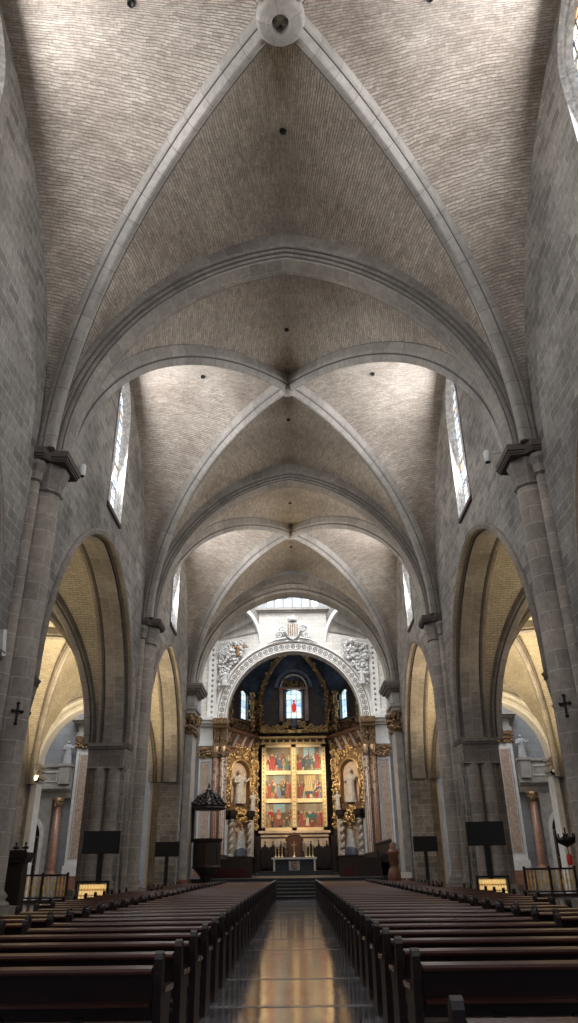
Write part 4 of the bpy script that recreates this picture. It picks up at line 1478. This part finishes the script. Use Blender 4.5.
comps = [
    [(.25, .35, .13, .30, (.45, .03, .03)), (.55, .30, .09, .2, (.1, .12, .22)), (.82, .3, .08, .24, (.12, .2, .16))],
    [(.5, .74, .03, .2, (.25, .14, .07)), (.85, .4, .09, .3, (.42, .05, .04)), (.3, .35, .08, .2, (.06, .08, .13)), (.15, .22, .08, .16, (.42, .05, .04))],
    [(.5, .3, .09, .2, (.2, .28, .38)), (.15, .3, .09, .25, (.42, .07, .05)), (.85, .35, .1, .28, (.45, .12, .08))],
    [(.48, .45, .13, .26, (.06, .10, .14)), (.48, .62, .19, .32, (.62, .46, .22)), (.12, .3, .08, .22, (.36, .08, .05))],
    [(.5, .5, .10, .25, (.50, .15, .09)), (.5, .25, .2, .15, (.30, .10, .06)), (.8, .2, .1, .16, (.12, .1, .05))],
    [(.5, .48, .17, .09, (.04, .16, .14)), (.18, .3, .1, .28, (.38, .09, .06)), (.82, .3, .09, .28, (.36, .11, .07)), (.4, .22, .07, .15, (.7, .62, .5))],
]
skies = [(.22, .18, .13), (.30, .48, .55), (.28, .33, .33), (.55, .38, .16), (.25, .40, .46), (.30, .26, .18)]
for i in range(6):
    r, c = divmod(i, 2)
    z = Z1 - .26 - ph_ / 2 - r * (ph_ + .34)
    xw = W0 - .34 - .22
    x = (-1, 1)[c] * (.22 + xw / 2)
    o = paint_panel('painted_panel', 11 + i, xw, ph_, skies[i], AP, x, z, comps[i])
    o['label'] = ('crowded interior scene with large red-robed figure', 'gathering under a blue sky, red robe at right', 'dense crowd with pale blue figure at the centre', 'seated figure before a golden glow', 'rising red figure over a hillside', 'group around a green-draped table')[i]
m = MB(); m.box(-W0 - .1, W0 + .1, -.4, .1, Z1, Z1 + .15); m.box(-W0, W0, -.3, .1, Z1 + .15, Z1 + .5); m.box(-W0 - .2, W0 + .2, -.6, .1, Z1 + .5, Z1 + .68); m.build('top_cornice', 'gold', AP)
m = MB()
for k in range(9): m.box(-2.7 + k * .62, -2.25 + k * .62, -.33, -.28, Z1 + .2, Z1 + .44)
m.build('frieze_panel', 'bronze', AP)
m = MB(); m.box(-W0 - .25, W0 + .25, -.5, .2, Z0 - .2, Z0); m.box(-W0 - .05, W0 + .05, -.2, .2, 0, Z0 - .2); m.box(-W0 - .1, W0 + .1, -.35, .2, Z0 - .5, Z0 - .35); m.build('predella', 'predella', AP)
# crest above the altarpiece
t = thing('gilded_crest', 'carved gilded cresting with oval medallion over the altarpiece', 'cresting', (0, 70.2, 12.95))
m = MB()
for e in (-1, 1):
    for k in range(8): scroll(m, (e * (.5 + k * .36), -.15, .45 + (.35 if k < 2 else 0) + .12 * math.cos(k * 2)), .28 - .01 * k, e * (1 if k % 2 else -1), th=.07)
def cr():
    x = random.uniform(-3.2, 3.2); return (x, -.2, random.uniform(.05, max(.3, 1.5 - abs(x) * .9)))
ornament(m, 150, cr, .06, .15)
m.box(-3.2, 3.2, -.1, .2, 0, .3); m.build('scrollwork', 'gold', t)
m = MB(); m.ball((0, -.3, .85), .36, 12, (1, .4, 1.2), 8); m.build('medallion', 'bluegrey', t)


# gilded side scroll wings of altarpiece and side altars on the diagonals
def side_altar(sx, side):
    t = thing('gilded_side_ornament', 'tall strip of gilded scroll carving on the %s flank of the altarpiece' % side, 'ornament', (sx * 3.6, 69.9, 4.6), 'gilded flanking strips')
    m = MB(); m.box(-.22, .22, -.05, .2, 0, 7.6); m.build('backing', 'darkgold', t)
    m = MB()
    for k in range(11): scroll(m, (random.uniform(-.1, .1), -.18, .3 + k * .68), .3, 1 if k % 2 else -1, th=.06)
    ornament(m, 60, lambda: (random.uniform(-.3, .3), -.2, random.uniform(0, 7.6)), .06, .14)
    m.build('scrollwork', 'gold', t)
    ang = sx * math.atan2(4.9, 2.6)      # diagonal wall facing
    loc = (sx * 5.0, 66.9, 1.05)
    rz = -sx * math.radians(42)
    t = thing('side_altar', 'gilded side altar with arched niche and twisted columns, %s of the altarpiece' % side, 'altar', loc, 'side altars', rz)
    m = MB(); m.box(-1.9, 1.9, .05, .4, 0, 9.8); m.build('back_panel', 'predella', t)
    m = MB(); wall_panel(m, -1.5, 1.5, 4.9, 9.9, -.35, .05, [(0, .98, 5.5, 8.0, .98)], lambda s_, t_, d: (s_, d, t_)); m.build('niche_frame', 'darkgold', t)
    m = MB()
    m.tube([(1.08 * math.cos(a), -.4, 8.0 + 1.08 * math.sin(a)) for a in [PI * k / 14 for k in range(15)]], .09, 6)
    for e in (-1, 1):
        m.tube([(e * 1.08, -.4, 8.0), (e * 1.08, -.4, 5.5)], .09, 6)
        for k in range(5): scroll(m, (e * 1.35, -.42, 6.0 + k * .75), .26, e * (1 if k % 2 else -1), th=.055)
    def og():
        while True:
            x = random.uniform(-1.6, 1.6); z = random.uniform(5.0, 10.2)
            if not (abs(x) < 1.1 and z < 9.1): return (x, -.42, z)
    ornament(m, 130, og, .06, .17)
    m.build('gilt_carving', 'gold', t)
    m = MB()
    for x in (-.95, .95):
        m.box(x - .3, x + .3, -.7, .05, 4.2, 4.5); m.box(x - .38, x + .38, -.8, .05, 4.5, 4.9)
    m.box(-1.5, 1.5, -.5, .05, 4.5, 4.95); m.box(-1.0, 1.0, -.3, .05, 4.95, 5.5)
    m.build('middle_cornice', 'darkwood', t)
    m = MB(); ornament(m, 40, lambda: (random.uniform(-.6, .6), -.5, 4.6 + random.uniform(-.5, .6)), .07, .16)
    for e in (-1, 1): scroll(m, (e * .45, -.6, 4.2), .3, e, th=.06)
    m.build('cartouche', 'gold', t)
    for x in (-.98, .98):
        m = MB()
        n = 30
        pts = [(x + .09 * math.cos(k * .9), -.45 + .09 * math.sin(k * .9), 1.6 + 2.6 * k / n) for k in range(n + 1)]
        m.tube(pts, .15, 8); m.lathe([(.26, 1.35), (.26, 1.5), (.2, 1.6)], x, -.45, 10); m.lathe([(.2, 4.05), (.28, 4.2)], x, -.45, 10)
        m.build('twisted_column', 'marblestatue', t)
    for x in (-1.35, 1.35):
        m = MB(); m.box(x - .14, x + .14, -.3, .05, 1.5, 4.2); m.build('white_pilaster', 'plaster', t)
    m = MB(); m.box(-1.6, 1.6, -.9, .05, 1.2, 1.36); m.box(-1.5, 1.5, -.8, .05, 1.0, 1.2)
    for x in (-1.3, 0, 1.3): m.box(x - .12, x + .12, -.8, -.5, 0, 1.0)
    m.box(-1.3, 1.3, -.5, .0, 0, 1.0)
    m.build('mensa', 'darkwood', t)
    R_ = Matrix.Rotation(rz, 3, 'Z')
    def W(p): return tuple(Vector(loc) + R_ @ Vector(p))
    m = MB(); robed(m, 0, 0, 0, 2.75, 1.15, 1)
    o = m.build('white_marble_saint', 'marblestatue'); o.location = W((.0, -.28, 5.5)); o.rotation_euler.z = rz
    tag(o, 'white marble robed saint standing in the arched niche on the %s of the altarpiece' % side, 'statue', 'niche saints')
    m = MB(); robed(m, 0, 0, 0, 1.5, 1.1, 2)
    o = m.build('attendant_statue', 'marblestatue'); o.location = W((sx * -1.2, -.62, 4.95)); o.rotation_euler.z = rz
    tag(o, 'small pale attendant statue beside the %s niche, nearer the altarpiece' % side, 'statue', 'attendant statues')
    v = thing('virgin_statue', 'small cone-mantled statue standing between twisted columns on the %s side altar' % side, 'statue', W((0, -.55, 1.36)), 'mantled statues', rz)
    m = MB()
    m.lathe([(.62, 0), (.60, .1), (.50, .6), (.30, 1.4), (.13, 2.0), (.05, 2.1)], 0, 0, 18, sq=(1, .55)); m.build('mantle', 'mantle', v)
    m = MB(); m.lathe([(.64, 0), (.63, .1), (.56, .45), (.40, .75), (.0001, 1.0)], 0, -.02, 18, sq=(1, .56)); m.build('mantle_hem', 'mantlelow', v)
    m = MB(); m.ball((0, -.05, 2.15), .11, 8, (1, 1, 1.2)); m.build('face', 'skin', v)
    m = MB(); m.lathe([(.12, 2.24), (.15, 2.4), (.13, 2.44)], 0, 0, 10)
    for k in range(7): m.ball((.14 * math.cos(k), .14 * math.sin(k), 2.47), .035)
    m.tube([(0, 0, 2.4), (0, 0, 2.62)], .02); m.build('crown', 'gold', v)
    # pink marble columns that close the apse sides
    for k, (x, y) in enumerate(((6.2, 64.2), (6.25, 62.2))):
        t2 = thing('apse_column', 'pink marble column with gilt capital on the %s apse wall, %s one' % (side, ('farther', 'nearer')[k]), 'column', (sx * x, y, 1.05), 'pink apse columns')
        m = MB(); m.lathe([(.4, 0), (.4, 1.0), (.3, 1.1), (.28, 9.0)], 0, 0, 14); m.build('column_shaft', 'pinkmarble', t2)
        m = MB(); m.lathe([(.3, 9.0), (.5, 9.8)], 0, 0, 10); ornament(m, 30, lambda: (random.uniform(-.42, .42), random.uniform(-.42, .3), random.uniform(9.0, 9.8)), .06, .12)
        m.build('corinthian_capital', 'gold', t2)
        m = MB(); ornament(m, 30, lambda: (random.uniform(-.2, .2) - sx * .2, random.uniform(-.3, .1), random.uniform(3.0, 9.0)), .05, .12); m.build('gilt_garland', 'gold', t2)


mirrored(side_altar)

# ------------------------------------------------------------------ altar, throne, stalls, candlesticks
PZ = 1.05
m = MB(); m.box(-3.2, 3.2, 60.6, 64.6, PZ, PZ + .14); m.box(-2.9, 2.9, 60.95, 64.4, PZ + .14, PZ + .28)
struct(m.build('floor_altar_dais', 'step'))
AZ = PZ + .14
t = thing('altar', 'stone high altar table with pale slab and carved central panel', 'altar', (-.13, 61.7, 1.33))
m = MB(); m.box(-1.75, 1.75, -.05, .95, .82, .96); m.build('altar_slab', 'greymarble', t)
m = MB(); m.box(-1.6, 1.6, .1, .85, 0, .82); m.build('altar_block', 'step', t)
m = MB(); m.box(-.42, .42, .04, .1, .05, .72); m.build('central_panel', 'capital', t)
m = MB(); m.tube([(.2 * math.cos(k * PI / 8), .03, .4 + .2 * math.sin(k * PI / 8)) for k in range(17)], .035, 5); m.ball((0, .03, .4), .09); m.build('carved_emblem', 'darkgold', t)
for x in (-1.62, 1.5):
    m = MB(); m.box(x, x + .14, 0, .14, 0, .82); m.build('corner_post', 'greymarble', t)
for k, x in enumerate((-1.45, -1.2, -.95, .95, 1.2, 1.45)):
    side = 'left' if x < 0 else 'right'; od = ('outermost', 'middle', 'innermost', 'innermost', 'middle', 'outermost')[k]
    t = thing('candlestick', 'slender brass candlestick on the altar, %s of the %s three' % (od, side), 'candlestick', (-.13 + x, 62.1, 2.29), 'altar candlesticks')
    m = MB(); m.lathe([(.12, 0), (.1, .05), (.03, .1), (.05, .2), (.02, .3), (.04, .45), (.02, .6), (.07, .66)], 0, 0, 10); st = m.build('stem', 'brass', t)
    m = MB(); m.lathe([(.025, .66), (.025, 1.15), (.0001, 1.17)], 0, 0, 8); m.build('candle', 'white', st)
t = thing('altar_cross', 'small standing crucifix in the middle of the altar', 'cross', (-.13, 62.15, 2.29))
m = MB(); m.lathe([(.14, 0), (.12, .06), (.03, .12), (.03, .3)], 0, 0, 10); m.build('foot', 'brass', t)
m = MB(); m.box(-.025, .025, -.02, .02, .3, 1.15); m.box(-.2, .2, -.02, .02, .85, .9); m.build('cross', 'brass', t)
t = thing('bishop_throne', 'brown wooden throne with rounded back centred beneath the altarpiece', 'throne', (-.12, 68.9, PZ))
m = MB(); m.prism([(-.7, 0), (-.7, 2.6)] + [(-.7 * math.cos(a), 2.6 + .45 * math.sin(a)) for a in [PI * k / 12 for k in range(1, 12)]] + [(.7, 2.6), (.7, 0)], lambda u, v, d: (u, d, v), .3, .45); m.build('back', 'brownwood', t)
m = MB(); m.box(-.48, .48, .24, .3, 1.2, 2.5); m.build('back_panel', 'pinkwood', t)
m = MB(); m.box(-.75, .75, -.4, .3, .9, 1.1); m.build('seat', 'brownwood', t)
for x in (-.8, .65):
    m = MB(); m.box(x, x + .15, -.45, .3, 0, 1.6); m.ball((x + .07, -.35, 1.68), .12); m.build('armrest', 'brownwood', t)
m = MB(); m.tube([(-.74 * math.cos(a), .3, 2.6 + .5 * math.sin(a)) for a in [PI * k / 12 for k in range(13)]], .07, 6); m.ball((0, .35, 3.2), .1); m.build('pediment', 'brownwood', t)


def stalls(sx, side):
    t = thing('choir_stalls', 'dark carved choir stall row with crested back, %s of the throne' % side, 'choir stalls', (sx * 2.0, 69.2, PZ), 'choir stalls behind the altar')
    m = MB(); m.box(-1.05, 1.05, .1, .25, 0, 2.0)
    for k in range(4): m.box(-1.05 + k * .68, -.98 + k * .68, -.4, .1, 0, 1.1)
    m.box(-1.05, 1.05, -.35, .1, .5, .58); m.build('stall_row', 'darkwood', t)
    m = MB()
    for k in range(3):
        x = -.7 + k * .7
        m.prism([(x - .33, 2.0), (x - .3, 2.12), (x - .12, 2.18), (x - .06, 2.36), (x, 2.5), (x + .06, 2.36), (x + .12, 2.18), (x + .3, 2.12), (x + .33, 2.0)], lambda u, v, d: (u, d, v), .1, .25)
        m.ball((x, .17, 2.55), .07)
    m.build('cresting', 'darkwood', t)
    m = MB(); m.box(sx * 1.3 - .18, sx * 1.3 + .18, -.5, .3, 0, 3.0); m.build('end_post', 'darkwood', t)
    # big dark lateral stalls in the crossing
    t = thing('lateral_stalls', 'dark massed wooden seating on the %s of the presbytery' % side, 'choir stalls', (sx * 4.3, 54.5, PZ), 'lateral choir stalls')
    m = MB()
    for r in range(3):
        o_ = sx * r * .85
        y0 = -4.5 + (1.5 if sx < 0 else 0)
        m.box(min(o_ - .06, o_ + .06), max(o_ - .06, o_ + .06), y0, 4.5, 0, .95 + r * .45)
        m.box(o_ - sx * .5 if sx > 0 else o_, o_ if sx > 0 else o_ + .5, y0, 4.5, r * .4, r * .4 + .45)
    m.build('benches', 'darkwood', t)
    m = MB()
    m.box(sx * 1.7 - .08, sx * 1.7 + .08, -4.4, 4.4, 1.8, 1.95)
    for k in range(14):
        m.ball((sx * 1.7, -4.2 + k * .65, 1.98), .13, 6, (1, 1, 1.3))
    m.build('cresting', 'darkwood', t)
    t = thing('front_pew_panel', 'dark low front with red cloth on the %s before the presbytery steps' % side, 'bench', (sx * 4.0, 49.2, PZ), 'red covered benches')
    m = MB(); m.box(-1.3, 1.3, 0, .5, 0, .45); m.box(-1.3, 1.3, .5, .58, 0, 1.05); m.build('bench_frame', 'darkwood', t)
    m = MB(); a0 = -1.0 if sx < 0 else -1.0; a1 = 1.0 if sx < 0 else -.45
    m.box(a0, a1, -.03, .49, .05, .5); m.build('red_cloth', 'redcloth', t)


mirrored(stalls)

# ------------------------------------------------------------------ pulpit
t = thing('pulpit', 'dark carved wooden pulpit with octagonal tester beside the left chancel pier', 'pulpit', (-5.3, 47.6, 0))
m = MB(); m.lathe([(.6, 0), (.6, .2), (.25, .35), (.22, .8), (.4, 1.2), (.8, 1.6)], 0, 0, 8, smooth=False); m.build('pedestal', 'darkwood', t)
m = MB(); m.lathe([(.84, 1.6), (.88, 1.7), (.82, 1.75), (.82, 3.0), (.9, 3.05), (.94, 3.2), (.85, 3.22), (.8, 3.2), (.75, 1.8), (.0001, 1.8)], 0, 0, 8, smooth=False); m.build('drum', 'darkwood', t)
for k in range(8):
    a = PI / 8 + k * PI / 4
    m = MB(); M4 = Matrix.Rotation(a, 4, 'Z') @ Matrix.Translation((.755, 0, 0))
    m.box(-.01, .04, -.22, .22, 1.95, 2.85, M4); m.build('carved_panel', 'darkwood', t)
m = MB(); m.lathe([(1.05, 4.82), (1.08, 4.9), (1.0, 5.0), (1.05, 5.08), (.72, 5.22), (.4, 5.5), (.22, 5.75), (.2, 5.85), (.22, 5.95), (.08, 6.1), (.05, 6.3), (.0001, 6.4)], 0, 0, 8, smooth=False)
m.build('tester', 'darkwood', t)
m = MB()
for k in range(16):
    a = k * PI / 8
    for (r, z) in ((1.0, 5.15), (.82, 5.3), (.6, 5.48)):
        m.ball((r * math.cos(a), r * math.sin(a), z + .04 * (k % 2)), .1, 6)
for k in range(8):
    a = k * PI / 4
    p = [(1.0 * math.cos(a), 1.0 * math.sin(a), 5.15), (.65 * math.cos(a), .65 * math.sin(a), 5.6), (.2 * math.cos(a), .2 * math.sin(a), 5.85)]
    m.tube(p, .06, 5)
m.build('tester_carving', 'darkwood', t)
m = MB(); m.box(-1.3, -.85, .1, .3, 3.0, 5.0); m.box(-1.3, -.7, -.1, .3, 4.9, 5.0); m.build('back_board', 'darkwood', t)
# turned wooden stand on the right
m = MB(); m.lathe([(.42, 0), (.42, .25), (.25, .4), (.38, .8), (.42, 1.1), (.3, 1.45), (.2, 1.6), (.3, 1.75), (.26, 2.1), (.36, 2.3), (.3, 2.4), (.16, 2.5), (.2, 2.75), (.0001, 2.85)], 0, 0, 14)
o = m.build('candle_pedestal', 'brownwood'); o.location = (5.45, 46.6, 0)
o.location = (5.55, 45.2, 0)
tag(o, 'thick turned brown wooden baluster stand before the right chancel pier', 'stand')
m = MB(); m.box(-.3, .3, -.015, .015, 1.0, 1.3); m.box(-.02, .02, -.01, .03, 0, 1.0); m.box(-.2, .2, -.12, .12, 0, .03)
o = m.build('notice_stand', 'white'); o.location = (6.15, 44.9, 0)
tag(o, 'small white notice on a post beside the turned wooden stand', 'sign')


# ------------------------------------------------------------------ screens on stands
def tv(x, y, w_, h_, zc, label, group=None, rz=0):
    t = thing('screen_stand', label, 'screen', (x, y, 0), group, rz)
    m = MB(); m.box(-w_ / 2, w_ / 2, -.03, .05, zc - h_ / 2, zc + h_ / 2); bz = m.build('screen_panel', 'black', t)
    m = MB(); m.box(-w_ / 2 + .03, w_ / 2 - .03, -.034, -.028, zc - h_ / 2 + .03, zc + h_ / 2 - .03); m.build('display', 'screen', bz)
    m = MB(); m.box(-.09, .09, .05, .13, .04, zc + .1); m.build('pole', 'black', t)
    m = MB(); m.box(-.4, .4, -.25, .35, 0, .04); m.build('base', 'black', t)


tv(-6.85, 28.1, 1.30, .74, 2.50, 'large black switched-off screen on a post at the left pier', 'large black screens', .05)
tv(6.78, 28.0, 1.32, .78, 2.62, 'large black switched-off screen on a post at the right pier', 'large black screens', -.05)
tv(-6.62, 41.0, 1.24, .70, 2.53, 'small distant black screen on a post before the left chancel pier', 'small black screens')
tv(6.72, 41.0, 1.24, .72, 2.62, 'small distant black screen on a post before the right chancel pier', 'small black screens')


# ------------------------------------------------------------------ votive candle racks
def rack(x, y, label, rz=0, w_=1.0):
    t = thing('votive_candle_rack', label, 'candle rack', (x, y, 0), 'votive candle racks', rz)
    m = MB()
    h_ = w_ / 2
    for e in (-1, 1): m.box(e * h_ - .03, e * h_ + .03, -.05, .35, 0, 1.3)
    m.box(-h_, h_, -.05, .0, 1.24, 1.3); m.box(-h_, h_, -.05, .35, .5, .56)
    m.build('rack_frame', 'iron', t)
    for r in range(3):
        m = MB(); m.box(-h_ + .03, h_ - .03, -.02 + r * .1, .1 + r * .1, .68 + r * .17, .70 + r * .17); sh = m.build('shelf', 'brass', t)
        for k in range(10):
            m = MB(); xx = -h_ + .1 + (w_ - .2) * k / 9
            m.lathe([(.025, .70 + r * .17), (.04, .74 + r * .17), (.035, .83 + r * .17), (.02, .84 + r * .17)], xx, .04 + r * .1, 8); m.build('lit_candle', 'candlelit', sh)
    m = MB(); m.box(-h_ + .04, h_ - .04, .3, .33, .6, 1.2); m.build('back_plate', 'brass', t)


rack(-6.75, 27.0, 'glowing brass votive candle rack at the foot of the left pier under the large screen', .15)
rack(6.6, 27.0, 'glowing brass votive candle rack at the foot of the right pier under the large screen', -.15)


# ------------------------------------------------------------------ small fittings on the piers
def fittings(sx, side):
    m = MB()
    for (a, b_, c, d) in ((-.05, .05, -.5, .42), (-.25, .25, .02, .12)):
        m.box(a, b_, -.03, .03, c, d)
    for (x, z) in ((0, .46), (-.28, .07), (.28, .07), (0, -.54)):
        m.ball((x, 0, z), .09, 8, (1, .5, 1)); m.ball((x + .06, 0, z), .05, 6); m.ball((x - .06, 0, z), .05, 6)
    o = m.build('wall_cross', 'iron')
    o.scale = (.40, .8, .46); o.rotation_euler.z = -sx * math.radians(40)
    o.location = (sx * (6.62 - .43 * math.cos(math.radians(50))), 17.3 - .43 * math.sin(math.radians(50)), 4.93)
    tag(o, 'black iron consecration cross fixed to the nearest pier on the %s' % side, 'cross', 'consecration crosses')
    t = thing('security_camera', 'small white cylindrical camera under the capital of the nearest %s pier' % side, 'camera', (sx * (5.98 if sx < 0 else 5.82), 18.0, 12.05 if sx < 0 else 12.3), 'white cylindrical cameras')
    m = MB(); m.lathe([(.09, -.18), (.1, -.17), (.1, .16), (.07, .2)], 0, .2, 12); m.build('housing', 'white', t)
    m = MB(); m.lathe([(.0001, -.2), (.075, -.19), (.08, -.18)], 0, .2, 12); m.build('lens', 'black', t)
    m = MB(); m.tube([(0, .2, .1), (sx * .3, .2, .15), (sx * 1.0, .2, .15)], .025, 6); m.build('bracket', 'white', t)


mirrored(fittings)
t = thing('loudspeaker', 'white wedge loudspeaker on the left edge of the nearest pier', 'loudspeaker', (-6.75, 16.3, 6.4))
m = MB(); m.box(-.12, .12, -.1, .1, -.3, .3, Matrix.Rotation(.3, 4, 'X')); m.build('cabinet', 'white', t)
m = MB(); m.tube([(0, 0, 0), (0, .25, 0)], .03); m.box(-.1, .1, -.12, .1, -.42, -.32); m.build('bracket', 'black', t)
# dark carved post with crest by the left pier
t = thing('carved_wooden_post', 'dark wooden post with crested top behind the nearest left pier', 'post', (-6.95, 20.1, 0))
m = MB(); m.box(-.21, .21, -.2, .2, 0, 1.82); m.box(-.27, .27, -.26, .26, 0, .25); m.build('post', 'darkwood', t)
m = MB(); m.box(-.27, .27, -.27, .27, 1.82, 1.92); m.box(-.32, .32, -.3, .3, 1.92, 2.05); m.build('cornice', 'darkwood', t)
m = MB()
for x in (-.24, 0, .24):
    m.tube([(x, -.24, 2.03), (x, -.24, 2.25)], .02); m.ball((x, -.24, 2.16), .045); m.ball((x, -.24, 2.25), .035); m.ball((x - .055, -.24, 2.15), .03); m.ball((x + .055, -.24, 2.15), .03)
m.box(-.28, .28, -.26, -.22, 2.05, 2.1)
m.build('cresting', 'darkwood', t)
t = thing('hanging_lantern', 'black iron bracket lantern with red light on the nearest right pier', 'lantern', (6.85, 19.9, 2.1))
m = MB(); m.lathe([(.02, -.1), (.22, 0), (.24, .06), (.06, .16), (.05, .2)], 0, 0, 8, smooth=False); m.tube([(0, 0, .1), (0, 0, .35)], .02); m.tube([(0, 0, .1), (.0, -.6, .1)], .03)
for k in range(6): m.tube([(.2 * math.cos(k * PI / 3), .2 * math.sin(k * PI / 3), .02), (.24 * math.cos(k * PI / 3), .24 * math.sin(k * PI / 3), .22)], .02)
m.build('bracket', 'iron', t)
m = MB(); m.lathe([(.05, -.5), (.07, -.45), (.07, -.3), (.04, -.25)], 0, 0, 8); m.build('red_glass', 'redlamp', t)
m = MB(); m.tube([(0, 0, -.1), (0, 0, -.26)], .01); m.build('chain', 'iron', t)


# ------------------------------------------------------------------ pews
def pew_parts(ln, root):
    h = ln / 2
    m = MB()   # backrest: slab leaning back with two openings row
    for (y0, z0, y1, z1, th) in ((-.03, .50, -.09, .85, .03),):
        m.prism([(y0, z0), (y0 + th, z0), (y1 + th, z1), (y1, z1)], lambda u, v, d: (d, u, v), -h + .05, h - .05)
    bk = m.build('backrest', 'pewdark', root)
    m = MB()
    m.prism([(-.16, .845), (-.165, .865), (-.15, .885), (-.05, .90), (-.02, .885), (-.02, .85), (-.05, .83)], lambda u, v, d: (d, u, v), -h + .05, h - .05)
    m.build('top_rail', 'pew', bk)
    m = MB()
    m.box(-h + .05, h - .05, -.05, -.01, .30, .38)
    n = max(2, int(round(ln / .7)))
    for k in range(1, n):
        x = -h + ln * k / n
        m.box(x - .05, x + .05, -.06, -.01, 0.05, .52)
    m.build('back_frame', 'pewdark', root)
    m = MB(); m.box(-h + .05, h - .05, 0.0, .42, .42, .46); m.build('seat', 'pew', root)
    m = MB(); m.box(-h + .08, h - .08, -.40, -.26, .16, .20); m.build('kneeler', 'pew', root)
    m = MB(); m.box(-h + .05, h - .05, -.22, -.05, .62, .64); m.build('book_shelf', 'pew', bk)
    for e in (-1, 1):
        m = MB()
        prof = [(-.10, 0), (.46, 0), (.46, .10), (.40, .14), (.40, .55), (.46, .60), (.46, .66), (.42, .68), (.06, .70), (.02, .74), (-.01, .95), (-.03, .99), (-.075, 1.01), (-.12, .99), (-.135, .95), (-.13, .80), (-.08, .50), (-.08, .12)]
        m.prism(prof, lambda u, v, d: (e * h + d, u, v), -.035, .035)
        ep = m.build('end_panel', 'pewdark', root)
        m = MB(); m.prism([(.02, .69), (.44, .665), (.48, .68), (.48, .70), (.43, .715), (.02, .735)], lambda u, v, d: (e * h + d, u, v), -.05, .05); m.build('armrest', 'pewarm', ep)


ORD = ['first', 'second', 'third', 'fourth', 'fifth', 'sixth', 'seventh', 'eighth', 'ninth', 'tenth', 'eleventh', 'twelfth', 'thirteenth', 'fourteenth', 'fifteenth', 'sixteenth', 'seventeenth', 'eighteenth', 'nineteenth', 'twentieth',
       'twenty-first', 'twenty-second', 'twenty-third', 'twenty-fourth', 'twenty-fifth', 'twenty-sixth', 'twenty-seventh', 'twenty-eighth', 'twenty-ninth', 'thirtieth', 'thirty-first', 'thirty-second', 'thirty-third', 'thirty-fourth', 'thirty-fifth']
protos = {}


def put_pew(ln, x, y, label, group):
    if ln not in protos:
        r = thing('church_pew', label, 'pew', (x, y, 0), group)
        pew_parts(ln, r)
        protos[ln] = (r, list(r.children))
        return r
    src, ch = protos[ln]
    r = src.copy(); COL.objects.link(r); r.location = (x, y, 0); r['label'] = label; r['group'] = group
    for c in ch:
        k = c.copy(); COL.objects.link(k); k.parent = r
        for g in c.children:
            q = g.copy(); COL.objects.link(q); q.parent = k
    return r


def place_pews(sx, side):
    grp = 'pews along the %s of the central aisle' % side
    put_pew(2.7, -1.62 - 1.35 if sx < 0 else .95 + 1.35, 4.78, 'nearest dark pew of all, cropped at the bottom %s corner' % side, grp)
    y = 7.34; k = 0
    while y < 44.2:
        put_pew(2.7, sx * (1.10 + 1.35), y, 'dark varnished pew on the %s of the central aisle, %s row of its full block' % (side, ORD[k]), grp)
        y += 1.14; k += 1
    y = 7.34 + 1.14 * 4; k = 0
    g2 = 'pews of the %s outer block' % side
    while y < 44.2:
        short = min(abs(y - p) for p in PIERS) < 1.75
        ln = 1.35 if short else 2.1
        put_pew(ln, sx * (4.15 + ln / 2), y, 'dark varnished pew in the %s outer block by the piers, %s row in view' % (side, ORD[k]), g2)
        y += 1.14; k += 1


mirrored(place_pews)
